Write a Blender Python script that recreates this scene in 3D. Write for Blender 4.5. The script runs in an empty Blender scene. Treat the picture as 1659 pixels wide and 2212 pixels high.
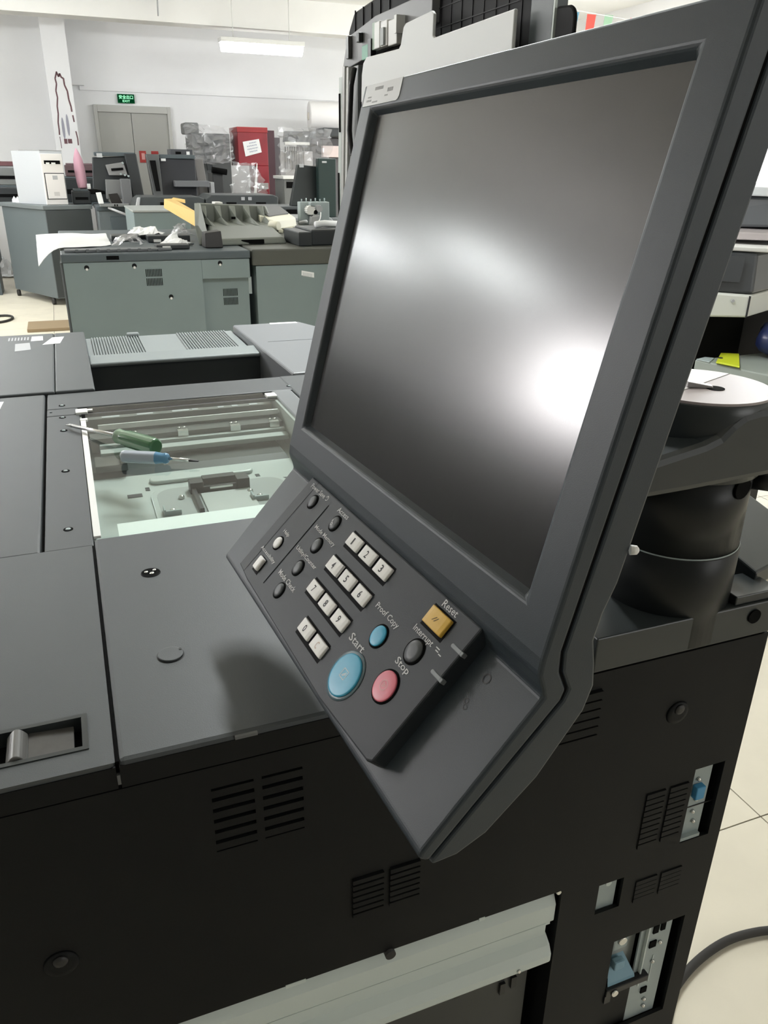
import bpy, math, random
from mathutils import Matrix, Vector, Euler, noise
random.seed(7)
SC = bpy.context.scene
COL = SC.collection

# ------------------------------------------------------------------ camera
CAMZ = 1.45
cam_d = bpy.data.cameras.new('camera')
cam = bpy.data.objects.new('camera', cam_d)
COL.objects.link(cam)
_r = Vector((0.93229453, -0.36145484, 0.01331567))
_u = Vector((0.13445075, 0.38049283, 0.91495803))
_f = Vector((0.33578252, 0.85122007, -0.40332926))
cam.matrix_world = Matrix(((_r.x, _u.x, -_f.x, 0), (_r.y, _u.y, -_f.y, 0), (_r.z, _u.z, -_f.z, CAMZ), (0, 0, 0, 1)))
cam_d.sensor_fit = 'VERTICAL'
cam_d.sensor_height = 36.0
cam_d.lens = 1691.45 / 2212 * 36.0
cam_d.clip_start = 0.02
cam_d.clip_end = 60
SC.camera = cam

# ------------------------------------------------------------------ world, exposure
wd = bpy.data.worlds.new('world'); SC.world = wd
wd.use_nodes = True
wd.node_tree.nodes['Background'].inputs[0].default_value = (0.85, 0.92, 1.0, 1)
wd.node_tree.nodes['Background'].inputs[1].default_value = 0.05
SC.view_settings.view_transform = 'Standard'
SC.view_settings.look = 'None'
SC.view_settings.gamma = 1.0
SC.view_settings.use_curve_mapping = False
SC.view_settings.exposure = 0.0
LAMP = 88.0        # fluorescent diffusers
WIN_LEFT = 42.0    # daylight through the left window panes
WIN_RIGHT = 9.0
WIN_NEAR = 4.5

# ------------------------------------------------------------------ materials
MATS = {}
def mat(name, col, rough=0.5, metal=0.0, spec=0.5, bump=0.0, bscale=400, var=0.0, vscale=3.0, emit=0.0, coat=0.0):
    if name in MATS: return MATS[name]
    m = bpy.data.materials.new(name); m.use_nodes = True
    nt = m.node_tree; b = nt.nodes['Principled BSDF']
    b.inputs['Base Color'].default_value = (*col, 1)
    b.inputs['Roughness'].default_value = rough
    b.inputs['Metallic'].default_value = metal
    b.inputs['Specular IOR Level'].default_value = spec
    b.inputs['Coat Weight'].default_value = coat
    if emit:
        b.inputs['Emission Color'].default_value = (*col, 1)
        b.inputs['Emission Strength'].default_value = emit
    if bump or var:
        tc = nt.nodes.new('ShaderNodeTexCoord')
    if bump:
        n = nt.nodes.new('ShaderNodeTexNoise'); n.inputs['Scale'].default_value = bscale
        n.inputs['Detail'].default_value = 2
        bp = nt.nodes.new('ShaderNodeBump'); bp.inputs['Strength'].default_value = bump
        bp.inputs['Distance'].default_value = 0.001
        nt.links.new(tc.outputs['Object'], n.inputs['Vector'])
        nt.links.new(n.outputs['Fac'], bp.inputs['Height'])
        nt.links.new(bp.outputs['Normal'], b.inputs['Normal'])
    if var:
        n2 = nt.nodes.new('ShaderNodeTexNoise'); n2.inputs['Scale'].default_value = vscale
        n2.inputs['Detail'].default_value = 5
        r = nt.nodes.new('ShaderNodeMapRange')
        r.inputs['From Min'].default_value = 0.3; r.inputs['From Max'].default_value = 0.7
        r.inputs['To Min'].default_value = 1 - var; r.inputs['To Max'].default_value = 1 + var
        mx = nt.nodes.new('ShaderNodeVectorMath'); mx.operation = 'SCALE'
        mx.inputs[0].default_value = col
        nt.links.new(tc.outputs['Object'], n2.inputs['Vector'])
        nt.links.new(n2.outputs['Fac'], r.inputs['Value'])
        nt.links.new(r.outputs['Result'], mx.inputs['Scale'])
        nt.links.new(mx.outputs['Vector'], b.inputs['Base Color'])
    MATS[name] = m
    return m

def emitmat(name, col, s):
    m = bpy.data.materials.new(name); m.use_nodes = True
    nt = m.node_tree; nt.nodes.remove(nt.nodes['Principled BSDF'])
    e = nt.nodes.new('ShaderNodeEmission'); e.inputs[0].default_value = (*col, 1); e.inputs[1].default_value = s
    nt.links.new(e.outputs[0], nt.nodes['Material Output'].inputs[0])
    MATS[name] = m
    return m

def glassy(name, tint, gloss_rough=0.03, facing=1.45, gloss_mul=1.0, diffuse=0.0, dcol=(0.8, 0.8, 0.8)):
    """thin clear sheet: transparent with a Fresnel reflection and, if asked, a little haze of its own"""
    m = bpy.data.materials.new(name); m.use_nodes = True
    nt = m.node_tree; nt.nodes.remove(nt.nodes['Principled BSDF'])
    out = nt.nodes['Material Output']
    t = nt.nodes.new('ShaderNodeBsdfTransparent'); t.inputs[0].default_value = (*tint, 1)
    g = nt.nodes.new('ShaderNodeBsdfGlossy'); g.inputs['Roughness'].default_value = gloss_rough
    g.inputs[0].default_value = (gloss_mul, gloss_mul, gloss_mul, 1)
    fr = nt.nodes.new('ShaderNodeFresnel'); fr.inputs[0].default_value = facing
    mx = nt.nodes.new('ShaderNodeMixShader')
    ge = nt.nodes.new('ShaderNodeNewGeometry'); sub = nt.nodes.new('ShaderNodeMath'); sub.operation = 'SUBTRACT'; sub.use_clamp = True
    nt.links.new(fr.outputs[0], sub.inputs[0]); nt.links.new(ge.outputs['Backfacing'], sub.inputs[1])
    nt.links.new(sub.outputs[0], mx.inputs[0]); nt.links.new(t.outputs[0], mx.inputs[1]); nt.links.new(g.outputs[0], mx.inputs[2])
    last = mx
    if diffuse:
        d = nt.nodes.new('ShaderNodeBsdfDiffuse'); d.inputs[0].default_value = (*dcol, 1)
        m2 = nt.nodes.new('ShaderNodeMixShader'); m2.inputs[0].default_value = diffuse
        nt.links.new(mx.outputs[0], m2.inputs[1]); nt.links.new(d.outputs[0], m2.inputs[2]); last = m2
    nt.links.new(last.outputs[0], out.inputs[0])
    MATS[name] = m
    return m

cover = mat('grey_textured_plastic', (0.060, 0.0675, 0.0715), 0.5, bump=0.12, bscale=1800, var=0.05, vscale=6)
cover2 = mat('pale_grey_plastic', (0.21, 0.235, 0.235), 0.5, bump=0.2, bscale=900)
body = mat('charcoal_plastic', (0.0065, 0.0072, 0.0078), 0.55, spec=0.18, bump=0.1, bscale=1800)
panelm = mat('panel_plastic', (0.028, 0.038, 0.047), 0.45, bump=0.1, bscale=2200)
padm = mat('keypad_plastic', (0.030, 0.036, 0.042), 0.5, spec=0.35, bump=0.08, bscale=2200)
mat('rib_grey', (0.035, 0.033, 0.036), 0.6, spec=0.2)
feederblack = mat('feeder_black', (0.006, 0.006, 0.007), 0.6, spec=0.15)
black = mat('black_plastic', (0.012, 0.012, 0.013), 0.45)
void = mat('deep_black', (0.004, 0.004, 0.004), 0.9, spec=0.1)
glossk = mat('dark_satin_plastic', (0.030, 0.036, 0.037), 0.32)
white = mat('white_plastic', (0.78, 0.78, 0.75), 0.4)
ivory = mat('ivory_key', (0.93, 0.92, 0.89), 0.4)
paper = mat('white_paper', (0.83, 0.84, 0.84), 0.8, spec=0.2)
steel = mat('bright_steel', (0.7, 0.7, 0.68), 0.25, metal=1)
zinc = mat('zinc_plate', (0.36, 0.42, 0.42), 0.45, metal=0.1)
railm = mat('painted_grey_steel', (0.64, 0.71, 0.675), 0.4)
legend = mat('light_grey_print', (0.62, 0.63, 0.63), 0.6)
ink = mat('black_print', (0.02, 0.02, 0.022), 0.6)
inkgrey = mat('faint_grey_print', (0.45, 0.46, 0.47), 0.7)
cyan = mat('cyan_button', (0.045, 0.40, 0.62), 0.35)
cyanlt = mat('cyan_print', (0.5, 0.75, 0.85), 0.5)
pink = mat('pink_button', (0.72, 0.16, 0.22), 0.35)
pinklt = mat('pink_print', (0.9, 0.5, 0.52), 0.5)
amber = mat('amber_button', (0.75, 0.46, 0.07), 0.35)
roundk = mat('dark_round_button', (0.05, 0.056, 0.062), 0.4)
ledm = mat('frosted_indicator', (0.22, 0.24, 0.25), 0.35)
greytray = mat('grey_inner_plastic', (0.095, 0.092, 0.087), 0.35, var=0.2, vscale=60)
scanfloor = mat('pale_scanner_steel', (0.50, 0.54, 0.52), 0.38, metal=0.15)
scanwall = mat('scanner_side', (0.4, 0.43, 0.41), 0.5)
brownbox = mat('dark_brown_plastic', (0.016, 0.0135, 0.013), 0.45)
wallm = mat('white_wall_paint', (0.88, 0.88, 0.885), 0.8, spec=0.2, var=0.03, vscale=1.2)
ceilm = mat('ceiling_paint', (0.86, 0.855, 0.83), 0.9, spec=0.1, var=0.03, vscale=1.0)
darkwall = mat('grey_wall_paint', (0.25, 0.25, 0.25), 0.9, spec=0.1)
tilem = mat('beige_floor_tile', (0.76, 0.705, 0.575), 0.45, var=0.05, vscale=5)
grout = mat('dark_grout', (0.05, 0.04, 0.035), 0.9)
doorm = mat('grey_door_paint', (0.40, 0.40, 0.37), 0.5)
framem = mat('door_frame_paint', (0.5, 0.5, 0.47), 0.5)
bggrey = mat('grey_green_panel', (0.200, 0.250, 0.252), 0.5, var=0.04, vscale=3)
bggrey2 = mat('grey_side_panel', (0.13, 0.14, 0.145), 0.5)
bgtrim = mat('slate_trim', (0.075, 0.095, 0.105), 0.5)
bgdark = mat('dark_scanner_plastic', (0.022, 0.026, 0.028), 0.4)
bgblue = mat('blue_grey_panel', (0.125, 0.148, 0.155), 0.5)
olive = mat('olive_dark_band', (0.075, 0.078, 0.066), 0.5)
traym = mat('grey_green_tray', (0.165, 0.18, 0.158), 0.5)
yellowm = mat('cardboard_yellow', (0.68, 0.47, 0.17), 0.7)
brown = mat('brown_cardboard', (0.30, 0.22, 0.13), 0.8)
redm = mat('dark_red_wrap', (0.24, 0.012, 0.022), 0.4, var=0.2, vscale=4)
redsign = mat('red_sign', (0.40, 0.04, 0.035), 0.5)
pinkcloth = mat('pink_cloth', (0.62, 0.36, 0.44), 0.8, spec=0.2)
limem = mat('lime_plastic', (0.50, 0.56, 0.02), 0.5)
navy = mat('navy_plastic_film', (0.02, 0.03, 0.10), 0.3)
cream = mat('cream_plastic', (0.80, 0.78, 0.64), 0.45)
bluetag = mat('blue_plastic', (0.05, 0.28, 0.52), 0.45)
bluepale = mat('pale_blue_plastic', (0.25, 0.42, 0.52), 0.5)
disc_pink = mat('pale_pink_cap', (0.40, 0.35, 0.35), 0.35)
disc_white = mat('white_cap', (0.78, 0.76, 0.75), 0.35)
rubber = mat('black_rubber', (0.03, 0.028, 0.026), 0.7)
greenglass = mat('green_handle', (0.05, 0.14, 0.06), 0.18)
greenedge = mat('pale_green_handle', (0.22, 0.32, 0.22), 0.12)
clearhandle = mat('clear_handle', (0.42, 0.46, 0.52), 0.12)
bluehandle = mat('clear_blue_handle', (0.12, 0.27, 0.42), 0.15)
mint = mat('mint_connector', (0.20, 0.50, 0.36), 0.5)
exitgreen = mat('exit_sign_green', (0.01, 0.20, 0.07), 0.4)
exitlit = emitmat('exit_sign_letters', (0.35, 1.0, 0.55), 1.6)
exitback = emitmat('exit_sign_field', (0.003, 0.08, 0.025), 0.5)
lampm = emitmat('fluorescent_diffuser', (0.965, 1.0, 1.0), LAMP)
lampfar = emitmat('fluorescent_diffuser_wide', (0.97, 1.0, 0.99), LAMP * 0.2)
winm = emitmat('window_daylight', (1.0, 0.96, 0.965), WIN_LEFT)
winm2 = emitmat('window_daylight_right', (0.96, 0.98, 1.0), WIN_RIGHT)
winm3 = emitmat('window_daylight_near', (1.0, 1.0, 0.98), WIN_NEAR)
platen = glassy('clear_platen_glass', (0.93, 0.96, 0.945), 0.04, facing=1.27)
film = glassy('clear_wrap_film', (0.93, 0.93, 0.93), 0.2, facing=1.7, diffuse=0.2, dcol=(0.6, 0.6, 0.62))
screenm = mat('display_glass', (0.018, 0.018, 0.017), 0.2, spec=0.75)

# ------------------------------------------------------------------ mesh helper
class G:
    def __init__(s): s.v = []; s.f = []; s.m = []; s.sm = []
    def add(s, vs, fs, m=0, smooth=False):
        o = len(s.v); s.v += [tuple(v) for v in vs]
        for f in fs: s.f.append([i + o for i in f]); s.m.append(m); s.sm.append(smooth)
        return s
    def box(s, x0, x1, y0, y1, z0, z1, m=0):
        return s.add([(x0, y0, z0), (x1, y0, z0), (x1, y1, z0), (x0, y1, z0), (x0, y0, z1), (x1, y0, z1), (x1, y1, z1), (x0, y1, z1)],
                     [(0, 3, 2, 1), (4, 5, 6, 7), (0, 1, 5, 4), (1, 2, 6, 5), (2, 3, 7, 6), (3, 0, 4, 7)], m)
    def hexa(s, p, m=0):   # eight corners, bottom four then top four
        return s.add(p, [(0, 3, 2, 1), (4, 5, 6, 7), (0, 1, 5, 4), (1, 2, 6, 5), (2, 3, 7, 6), (3, 0, 4, 7)], m)
    def prism(s, pts, fn, a0, a1, m=0):  # polygon pts (u,v) swept a0..a1, fn(u,v,a)->xyz
        n = len(pts)
        vs = [fn(u, v, a0) for u, v in pts] + [fn(u, v, a1) for u, v in pts]
        fs = [tuple(range(n - 1, -1, -1)), tuple(range(n, 2 * n))] + [(i, (i + 1) % n, n + (i + 1) % n, n + i) for i in range(n)]
        return s.add(vs, fs, m)
    def lathe(s, prof, c, axis=(0, 0, 1), n=24, m=0, cap=True, smooth=True):
        ax = Vector(axis).normalized(); t = ax.orthogonal().normalized(); b = ax.cross(t)
        c = Vector(c); vs = []; fs = []
        for r, h in prof:
            for k in range(n):
                a = 2 * math.pi * k / n
                vs.append(c + ax * h + (t * math.cos(a) + b * math.sin(a)) * r)
        for i in range(len(prof) - 1):
            for k in range(n):
                k2 = (k + 1) % n
                fs.append((i * n + k, i * n + k2, (i + 1) * n + k2, (i + 1) * n + k))
        s.add(vs, fs, m, smooth)
        if cap:
            o = len(s.v) - len(vs)
            s.f.append([o + k for k in range(n)][::-1]); s.m.append(m); s.sm.append(False)
            s.f.append([o + (len(prof) - 1) * n + k for k in range(n)]); s.m.append(m); s.sm.append(False)
        return s
    def cyl(s, p0, p1, r0, r1=None, n=16, m=0):
        p0 = Vector(p0); p1 = Vector(p1); d = p1 - p0
        return s.lathe([(r0, 0), (r0 if r1 is None else r1, d.length)], p0, d, n, m)
    def tube(s, pts, r, n=8, m=0):
        P = [Vector(p) for p in pts]; vs = []; fs = []; prev = None
        for i, p in enumerate(P):
            d = (P[min(i + 1, len(P) - 1)] - P[max(i - 1, 0)]).normalized()
            if prev is None: t = d.orthogonal().normalized()
            else: t = (prev - d * prev.dot(d)).normalized()
            prev = t; b = d.cross(t)
            for k in range(n):
                a = 2 * math.pi * k / n
                vs.append(p + (t * math.cos(a) + b * math.sin(a)) * r)
        for i in range(len(P) - 1):
            for k in range(n):
                fs.append((i * n + k, i * n + (k + 1) % n, (i + 1) * n + (k + 1) % n, (i + 1) * n + k))
        fs.append(tuple(range(n))[::-1]); fs.append(tuple((len(P) - 1) * n + k for k in range(n)))
        return s.add(vs, fs, m, True)
    def plate(s, u0, u1, v0, v1, holes, fn, depth, m=0, back=None):
        """flat plate with rectangular holes; fn(u,v,d)->xyz with d going into the hole"""
        us = sorted({u0, u1, *[h[0] for h in holes], *[h[1] for h in holes]})
        vs = sorted({v0, v1, *[h[2] for h in holes], *[h[3] for h in holes]})
        us = [u for u in us if u0 <= u <= u1]; vs = [v for v in vs if v0 <= v <= v1]
        idx = {}
        P = []
        for i, u in enumerate(us):
            for j, v in enumerate(vs): idx[i, j] = len(P); P.append(fn(u, v, 0))
        F = []
        for i in range(len(us) - 1):
            for j in range(len(vs) - 1):
                cu = (us[i] + us[i + 1]) / 2; cv = (vs[j] + vs[j + 1]) / 2
                if any(h[0] < cu < h[1] and h[2] < cv < h[3] for h in holes): continue
                F.append((idx[i, j], idx[i + 1, j], idx[i + 1, j + 1], idx[i, j + 1]))
        s.add(P, F, m)
        for h in holes + [(u0, u1, v0, v1)]:
            a, b, c, d = h
            q = [(a, c), (b, c), (b, d), (a, d)]
            vv = [fn(u, v, 0) for u, v in q] + [fn(u, v, depth) for u, v in q]
            s.add(vv, [(i, (i + 1) % 4, 4 + (i + 1) % 4, 4 + i) for i in range(4)], m)
            if back is not None and h != (u0, u1, v0, v1):
                s.add([fn(u, v, depth) for u, v in q], [(0, 1, 2, 3)], back)
        return s

def link(o, parent=None):
    COL.objects.link(o)
    if parent: o.parent = parent
    return o

def off(o):
    while o is not None and not o.get('_root'): o = o.parent
    return Vector((0, 0, 0)) if o is None or o.get('_local') else Vector(o['_loc'])

def tag(o, label, cat, group=None):
    o['label'] = label; o['category'] = cat
    if group: o['group'] = group
    return o

ROOTS = []
def thing(name, label, cat, loc, group=None):
    o = bpy.data.objects.new(name, None); link(o)
    o.location = loc; o.empty_display_size = 0.05
    o['_root'] = 1; o['_loc'] = tuple(loc); ROOTS.append(o)
    return tag(o, label, cat, group)

def build(g, name, mats, parent=None, bevel=0.0, seg=2, loc=None, label=None, angle=35):
    me = bpy.data.meshes.new(name)
    ofs = off(parent) if parent else Vector(loc or (0, 0, 0))
    me.from_pydata([tuple(Vector(v) - ofs) for v in g.v], [], g.f)
    if not isinstance(mats, (list, tuple)): mats = [mats]
    for m in mats: me.materials.append(m)
    me.polygons.foreach_set('material_index', g.m)
    me.polygons.foreach_set('use_smooth', g.sm)
    me.validate(); me.update()
    o = bpy.data.objects.new(name, me); link(o, parent)
    if loc: o.location = loc
    if label: o['label'] = label
    if bevel:
        b = o.modifiers.new('bevel', 'BEVEL'); b.width = bevel; b.segments = seg
        b.limit_method = 'ANGLE'; b.angle_limit = math.radians(angle)
        if hasattr(b, 'harden_normals'): b.harden_normals = False
    return o

def solo(g, name, mats, label, cat, loc, group=None, bevel=0.0, seg=2):
    o = build(g, name, mats, None, bevel, seg, loc)
    return tag(o, label, cat, group)

def struct(g, name, mats, parent=None, bevel=0.0, loc=None):
    o = build(g, name, mats, parent, bevel, loc=loc)
    if not parent: o['kind'] = 'structure'
    return o

def text_mesh(body, width, height, fn, g, m=0):
    """adds flat lettering to g: the string's box scaled to width x height, fn(u,v) -> xyz, u along the reading direction, centred"""
    c = bpy.data.curves.new('lettering', 'FONT'); c.body = body; c.resolution_u = 2; c.offset = 0.012
    o = bpy.data.objects.new('lettering', c); COL.objects.link(o)
    dg = bpy.context.evaluated_depsgraph_get()
    me = bpy.data.meshes.new_from_object(o.evaluated_get(dg))
    bpy.data.objects.remove(o); bpy.data.curves.remove(c)
    if len(me.vertices) == 0: return
    xs = [v.co.x for v in me.vertices]; ys = [v.co.y for v in me.vertices]
    x0, x1, y0, y1 = min(xs), max(xs), min(ys), max(ys)
    sx = width / max(x1 - x0, 1e-6); sy = height / max(y1 - y0, 1e-6)
    g.add([fn((v.co.x - (x0 + x1) / 2) * sx, (v.co.y - (y0 + y1) / 2) * sy) for v in me.vertices],
          [tuple(p.vertices) for p in me.polygons], m)
    bpy.data.meshes.remove(me)

# ------------------------------------------------------------------ the room
X0, X1, Y0, Y1, ZC = -5.0, 7.0, -5.0, 13.0, 3.32
fl = struct(G().box(X0, X1, Y0, Y1, -0.06, -0.004), 'floor', grout)
T = 0.8
tme = None
for i in range(math.floor((X0 - 1.41) / T), math.ceil((X1 - 1.41) / T)):
    for j in range(math.floor((Y0 - 1.02) / T), math.ceil((Y1 - 1.02) / T)):
        a, b = 1.41 + i * T, 1.02 + j * T
        xa, xb, ya, yb = max(a + 0.0018, X0), min(a + T - 0.0018, X1), max(b + 0.0018, Y0), min(b + T - 0.0018, Y1)
        if xb - xa < 0.01 or yb - ya < 0.01: continue
        if xb - xa < T - 0.01 or yb - ya < T - 0.01:
            build(G().box(xa, xb, ya, yb, -0.004, 0.0), 'floor_tile', tilem, fl)
            continue
        if tme is None:
            h = T / 2 - 0.0018
            to = build(G().box(-h, h, -h, h, -0.004, 0.0), 'floor_tile', tilem, fl); tme = to.data
        else:
            to = bpy.data.objects.new('floor_tile', tme); link(to, fl)
        to.location = (a + T / 2, b + T / 2, 0)
struct(G().box(X0, X1, Y0, Y1, ZC, ZC + 0.1), 'ceiling', ceilm)
struct(G().box(X0, X1, Y1, Y1 + 0.15, 0, ZC), 'wall_far', wallm)
WC = (2.6, 6.4, 1.25, 2.7)
wn = G()
wn.box(X0, WC[0], Y0 - 0.15, Y0, 0, ZC); wn.box(WC[1], X1, Y0 - 0.15, Y0, 0, ZC)
wn.box(WC[0], WC[1], Y0 - 0.15, Y0, 0, WC[2]); wn.box(WC[0], WC[1], Y0 - 0.15, Y0, WC[3], ZC)
struct(wn, 'wall_near', darkwall)
# left wall with its window opening
wl = G()
WA = (4.75, 6.15, 1.62, 2.5)   # y0,y1,z0,z1 of the left window
wl.box(X0 - 0.2, X0, Y0, WA[0], 0, ZC); wl.box(X0 - 0.2, X0, WA[1], Y1, 0, ZC)
wl.box(X0 - 0.2, X0, WA[0], WA[1], 0, WA[2]); wl.box(X0 - 0.2, X0, WA[0], WA[1], WA[3], ZC)
struct(wl, 'wall_left', wallm)
WB = (5.6, 8.6, 1.15, 2.6)
wr = G()
wr.box(X1, X1 + 0.2, Y0, WB[0], 0, ZC); wr.box(X1, X1 + 0.2, WB[1], Y1, 0, ZC)
wr.box(X1, X1 + 0.2, WB[0], WB[1], 0, WB[2]); wr.box(X1, X1 + 0.2, WB[0], WB[1], WB[3], ZC)
struct(wr, 'wall_right', wallm)
def window(name, x, w, inward, pm):
    y0, y1, z0, z1 = w
    fr = G(); t = 0.05
    xa, xb = sorted((x, x - inward * 0.08))
    fr.box(xa, xb, y0, y1, z0, z0 + t); fr.box(xa, xb, y0, y1, z1 - t, z1)
    fr.box(xa, xb, y0, y0 + t, z0, z1); fr.box(xa, xb, y1 - t, y1, z0, z1)
    ym = (y0 + y1) / 2; fr.box(xa, xb, ym - 0.025, ym + 0.025, z0, z1)
    wo = struct(fr, name, framem)
    for a, b in ((y0 + t, ym - 0.025), (ym + 0.025, y1 - t)):
        xc = (xa + xb) / 2
        build(G().box(xc - 0.004, xc + 0.004, a, b, z0 + t, z1 - t), 'pane', pm, wo)
    return wo
window('window_1', X0, WA, 1, winm)
window('window_2', X1, WB, -1, winm2)
fr = G(); t = 0.05
fr.box(WC[0], WC[1], Y0, Y0 + 0.08, WC[2], WC[2] + t); fr.box(WC[0], WC[1], Y0, Y0 + 0.08, WC[3] - t, WC[3])
for x in (WC[0] + 0.025, (WC[0] + WC[1]) / 2, WC[1] - 0.025): fr.box(x - 0.025, x + 0.025, Y0, Y0 + 0.08, WC[2] + t, WC[3] - t)
w3 = struct(fr, 'window_3', framem)
xm = (WC[0] + WC[1]) / 2
for a, b in ((WC[0] + t, xm - 0.025), (xm + 0.025, WC[1] - t)): build(G().box(a, b, Y0 + 0.036, Y0 + 0.044, WC[2] + t, WC[3] - t), 'pane', winm3, w3)
# beam and ledge on the far wall
struct(G().box(X0, X1, 11.0, 11.3, 2.98, ZC), 'trim_1', ceilm)
struct(G().box(0.5, X1, Y1 - 0.035, Y1, 2.37, 2.42), 'trim_2', wallm)
pg = G().box(0.085, 0.385, 12.3, 12.7, 0, ZC)
pil = struct(pg, 'trim_3', wallm)
struct(G().box(0.40, 0.56, 12.86, Y1, 2.42, 3.2), 'trim_4', wallm)
# dark brush drawing on the pillar: ragged outline strokes, two ovals and a small bar
dr = G()
fy = 12.2985
def stroke(pts, w):
    for (a, b), (c, d) in zip(pts[:-1], pts[1:]):
        L = math.hypot(c - a, d - b); nx, nz = -(d - b) / L * w / 2, (c - a) / L * w / 2
        dr.add([(a - nx, fy, b - nz), (c - nx, fy, d - nz), (c + nx, fy, d + nz), (a + nx, fy, b + nz)], [(0, 1, 2, 3)])
lft = [(0.215, 2.51), (0.188, 2.44), (0.197, 2.38), (0.178, 2.30), (0.186, 2.22), (0.168, 2.12), (0.168, 2.03), (0.152, 1.93), (0.152, 1.84), (0.148, 1.78)]
rgt = [(0.212, 2.52), (0.235, 2.46), (0.25, 2.50), (0.268, 2.45), (0.29, 2.45), (0.292, 2.37), (0.318, 2.30), (0.322, 2.2), (0.338, 2.12), (0.34, 2.06)]
stroke(lft, 0.018); stroke(rgt, 0.02)
stroke([(0.345, 2.02), (0.352, 1.94)], 0.018); stroke([(0.358, 1.83), (0.369, 1.74), (0.366, 1.66)], 0.016)
stroke([(0.148, 1.76), (0.153, 1.62)], 0.008)
for cx_, cz_ in ((0.207, 1.86), (0.268, 1.90)):
    n = 20
    ov = [(cx_ + 0.018 * math.cos(2 * math.pi * k / n), fy, cz_ + 0.13 * math.sin(2 * math.pi * k / n)) for k in range(n)]
    dr.add(ov, [tuple(range(n))], 1)
dr.box(0.195, 0.235, fy - 0.001, fy, 1.675, 1.735); dr.box(0.243, 0.295, fy - 0.001, fy, 1.68, 1.735)
build(dr, 'brush_drawing', [mat('faded_maroon_paint', (0.16, 0.08, 0.09), 0.8), mat('grey_violet_paint', (0.36, 0.36, 0.42), 0.8)], pil)
# double door
df = G()
dx0, dx1, dz = 0.645, 1.70, 2.195
df.box(dx0, dx0 + 0.05, 12.93, 13.0, 0, dz); df.box(dx1 - 0.05, dx1, 12.93, 13.0, 0, dz); df.box(dx0 + 0.0501, dx1 - 0.0501, 12.93, 13.0, dz - 0.09, dz)
d1 = struct(df, 'door_1', framem, bevel=0.004)
for a, b in ((dx0 + 0.05, 1.143), (1.149, dx1 - 0.05)):
    build(G().box(a, b, 12.955, 12.995, 0.01, dz - 0.092), 'door_leaf', doorm, d1, bevel=0.003)
# exit sign
es = thing('exit_sign', 'small green lit EXIT sign with white-green lettering above the grey double door', 'sign', (1.10, 12.96, 2.225))
build(G().box(0.985, 1.218, 12.955, 12.99, 2.225, 2.34), 'sign_case', exitgreen, es, bevel=0.003)
build(G().box(0.99, 1.213, 12.953, 12.955, 2.23, 2.335), 'sign_face', exitback, es)
tg = G()
text_mesh('\u5b89\u5168\u51fa\u53e3', 0.19, 0.05, lambda u, v: (1.102 + u, 12.951, 2.302 + v), tg)
text_mesh('EXIT', 0.10, 0.026, lambda u, v: (1.102 + u, 12.951, 2.252 + v), tg)
build(tg, 'lettering', exitlit, es)

# fluorescent fixtures
def fixture(c, L, along, label, group=None, w=0.13, depth=0.05, m_=None):
    x, y, z = c
    r = thing('ceiling_light', label, 'light', c, group)
    hx, hy = (L / 2, w / 2) if along == 'x' else (w / 2, L / 2)
    build(G().box(x - hx - 0.02, x + hx + 0.02, y - hy - 0.01, y + hy + 0.01, z, z + 0.05), 'housing', white, r, bevel=0.005)
    d = G()
    n = 8
    prof = [(-math.cos(math.pi * k / n), -math.sin(math.pi * k / n)) for k in range(n + 1)]
    if along == 'x': d.prism([(p[0] * hy, p[1] * depth) for p in prof], lambda u, v, a: (a, y + u, z + v - 0.001), x - hx, x + hx)
    else: d.prism([(p[0] * hx, p[1] * 0.05) for p in prof], lambda u, v, a: (x + u, a, z + v - 0.001), y - hy, y + hy)
    build(d, 'diffuser', m_ or lampm, r)
    for s_ in (-0.7, 0.7):
        px_, py_ = (x + s_ * hx, y) if along == 'x' else (x, y + s_ * hy)
        build(G().cyl((px_, py_, z + 0.05), (px_, py_, ZC), 0.006, n=6), 'hanging_rod', white, r)
fixture((2.60, 10.9, 2.80), 1.0, 'x', m_=lampfar, label='glowing white fluorescent tube light below the ceiling beam on the far side', w=0.17, depth=0.10)
GL = 'fluorescent tube fixture hung from the ceiling nearer than the beam, above the frame'
for c, al in (((0.71, 1.9, 2.42), 'y'), ((-4.2, 6.55, 2.71), 'x'), ((-1.2, 7.0, 2.8), 'x'), ((3.4, 6.4, 2.75), 'x'), ((5.8, 5.0, 2.75), 'x'), ((-4.5, 9.8, 2.7), 'x'), ((-1.2, 9.2, 2.9), 'x'), ((5.2, 10.2, 2.75), 'x')):
    fixture(c, 1.2 if c[1] > 2 else 0.85, al, GL, 'tube fixtures above the frame', w=0.13 if c[1] > 2 else 0.16)

# ------------------------------------------------------------------ the copier in front
ZT = 1.083
YF = 0.447
mc = thing('production_copier', 'large charcoal and grey production copier with exposed platen glass filling the foreground', 'copier', (0.07, 1.2, 0.0))
sf = lambda u, v, d: (u, YF + d, v)     # side face: u = x, v = z, d = into the machine
# side panel with its openings
side = G()
HOLES = [(0.043, 0.117, 0.976, 1.043), (0.150, 0.217, 0.860, 0.912), (0.320, 0.383, 0.984, 1.046),
         (0.509, 0.546, 0.816, 0.913), (0.450, 0.506, 0.826, 0.904), (0.458, 0.522, 0.748, 0.785),
         (0.414, 0.444, 0.753, 0.794), (0.447, 0.541, 0.540, 0.698), (-0.42, 0.369, 0.3, 0.806)]
side.plate(-0.42, 0.562, 0.10, 1.0595, HOLES, sf, 0.004, 0)
build(side, 'side_panel', body, mc)
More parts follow.
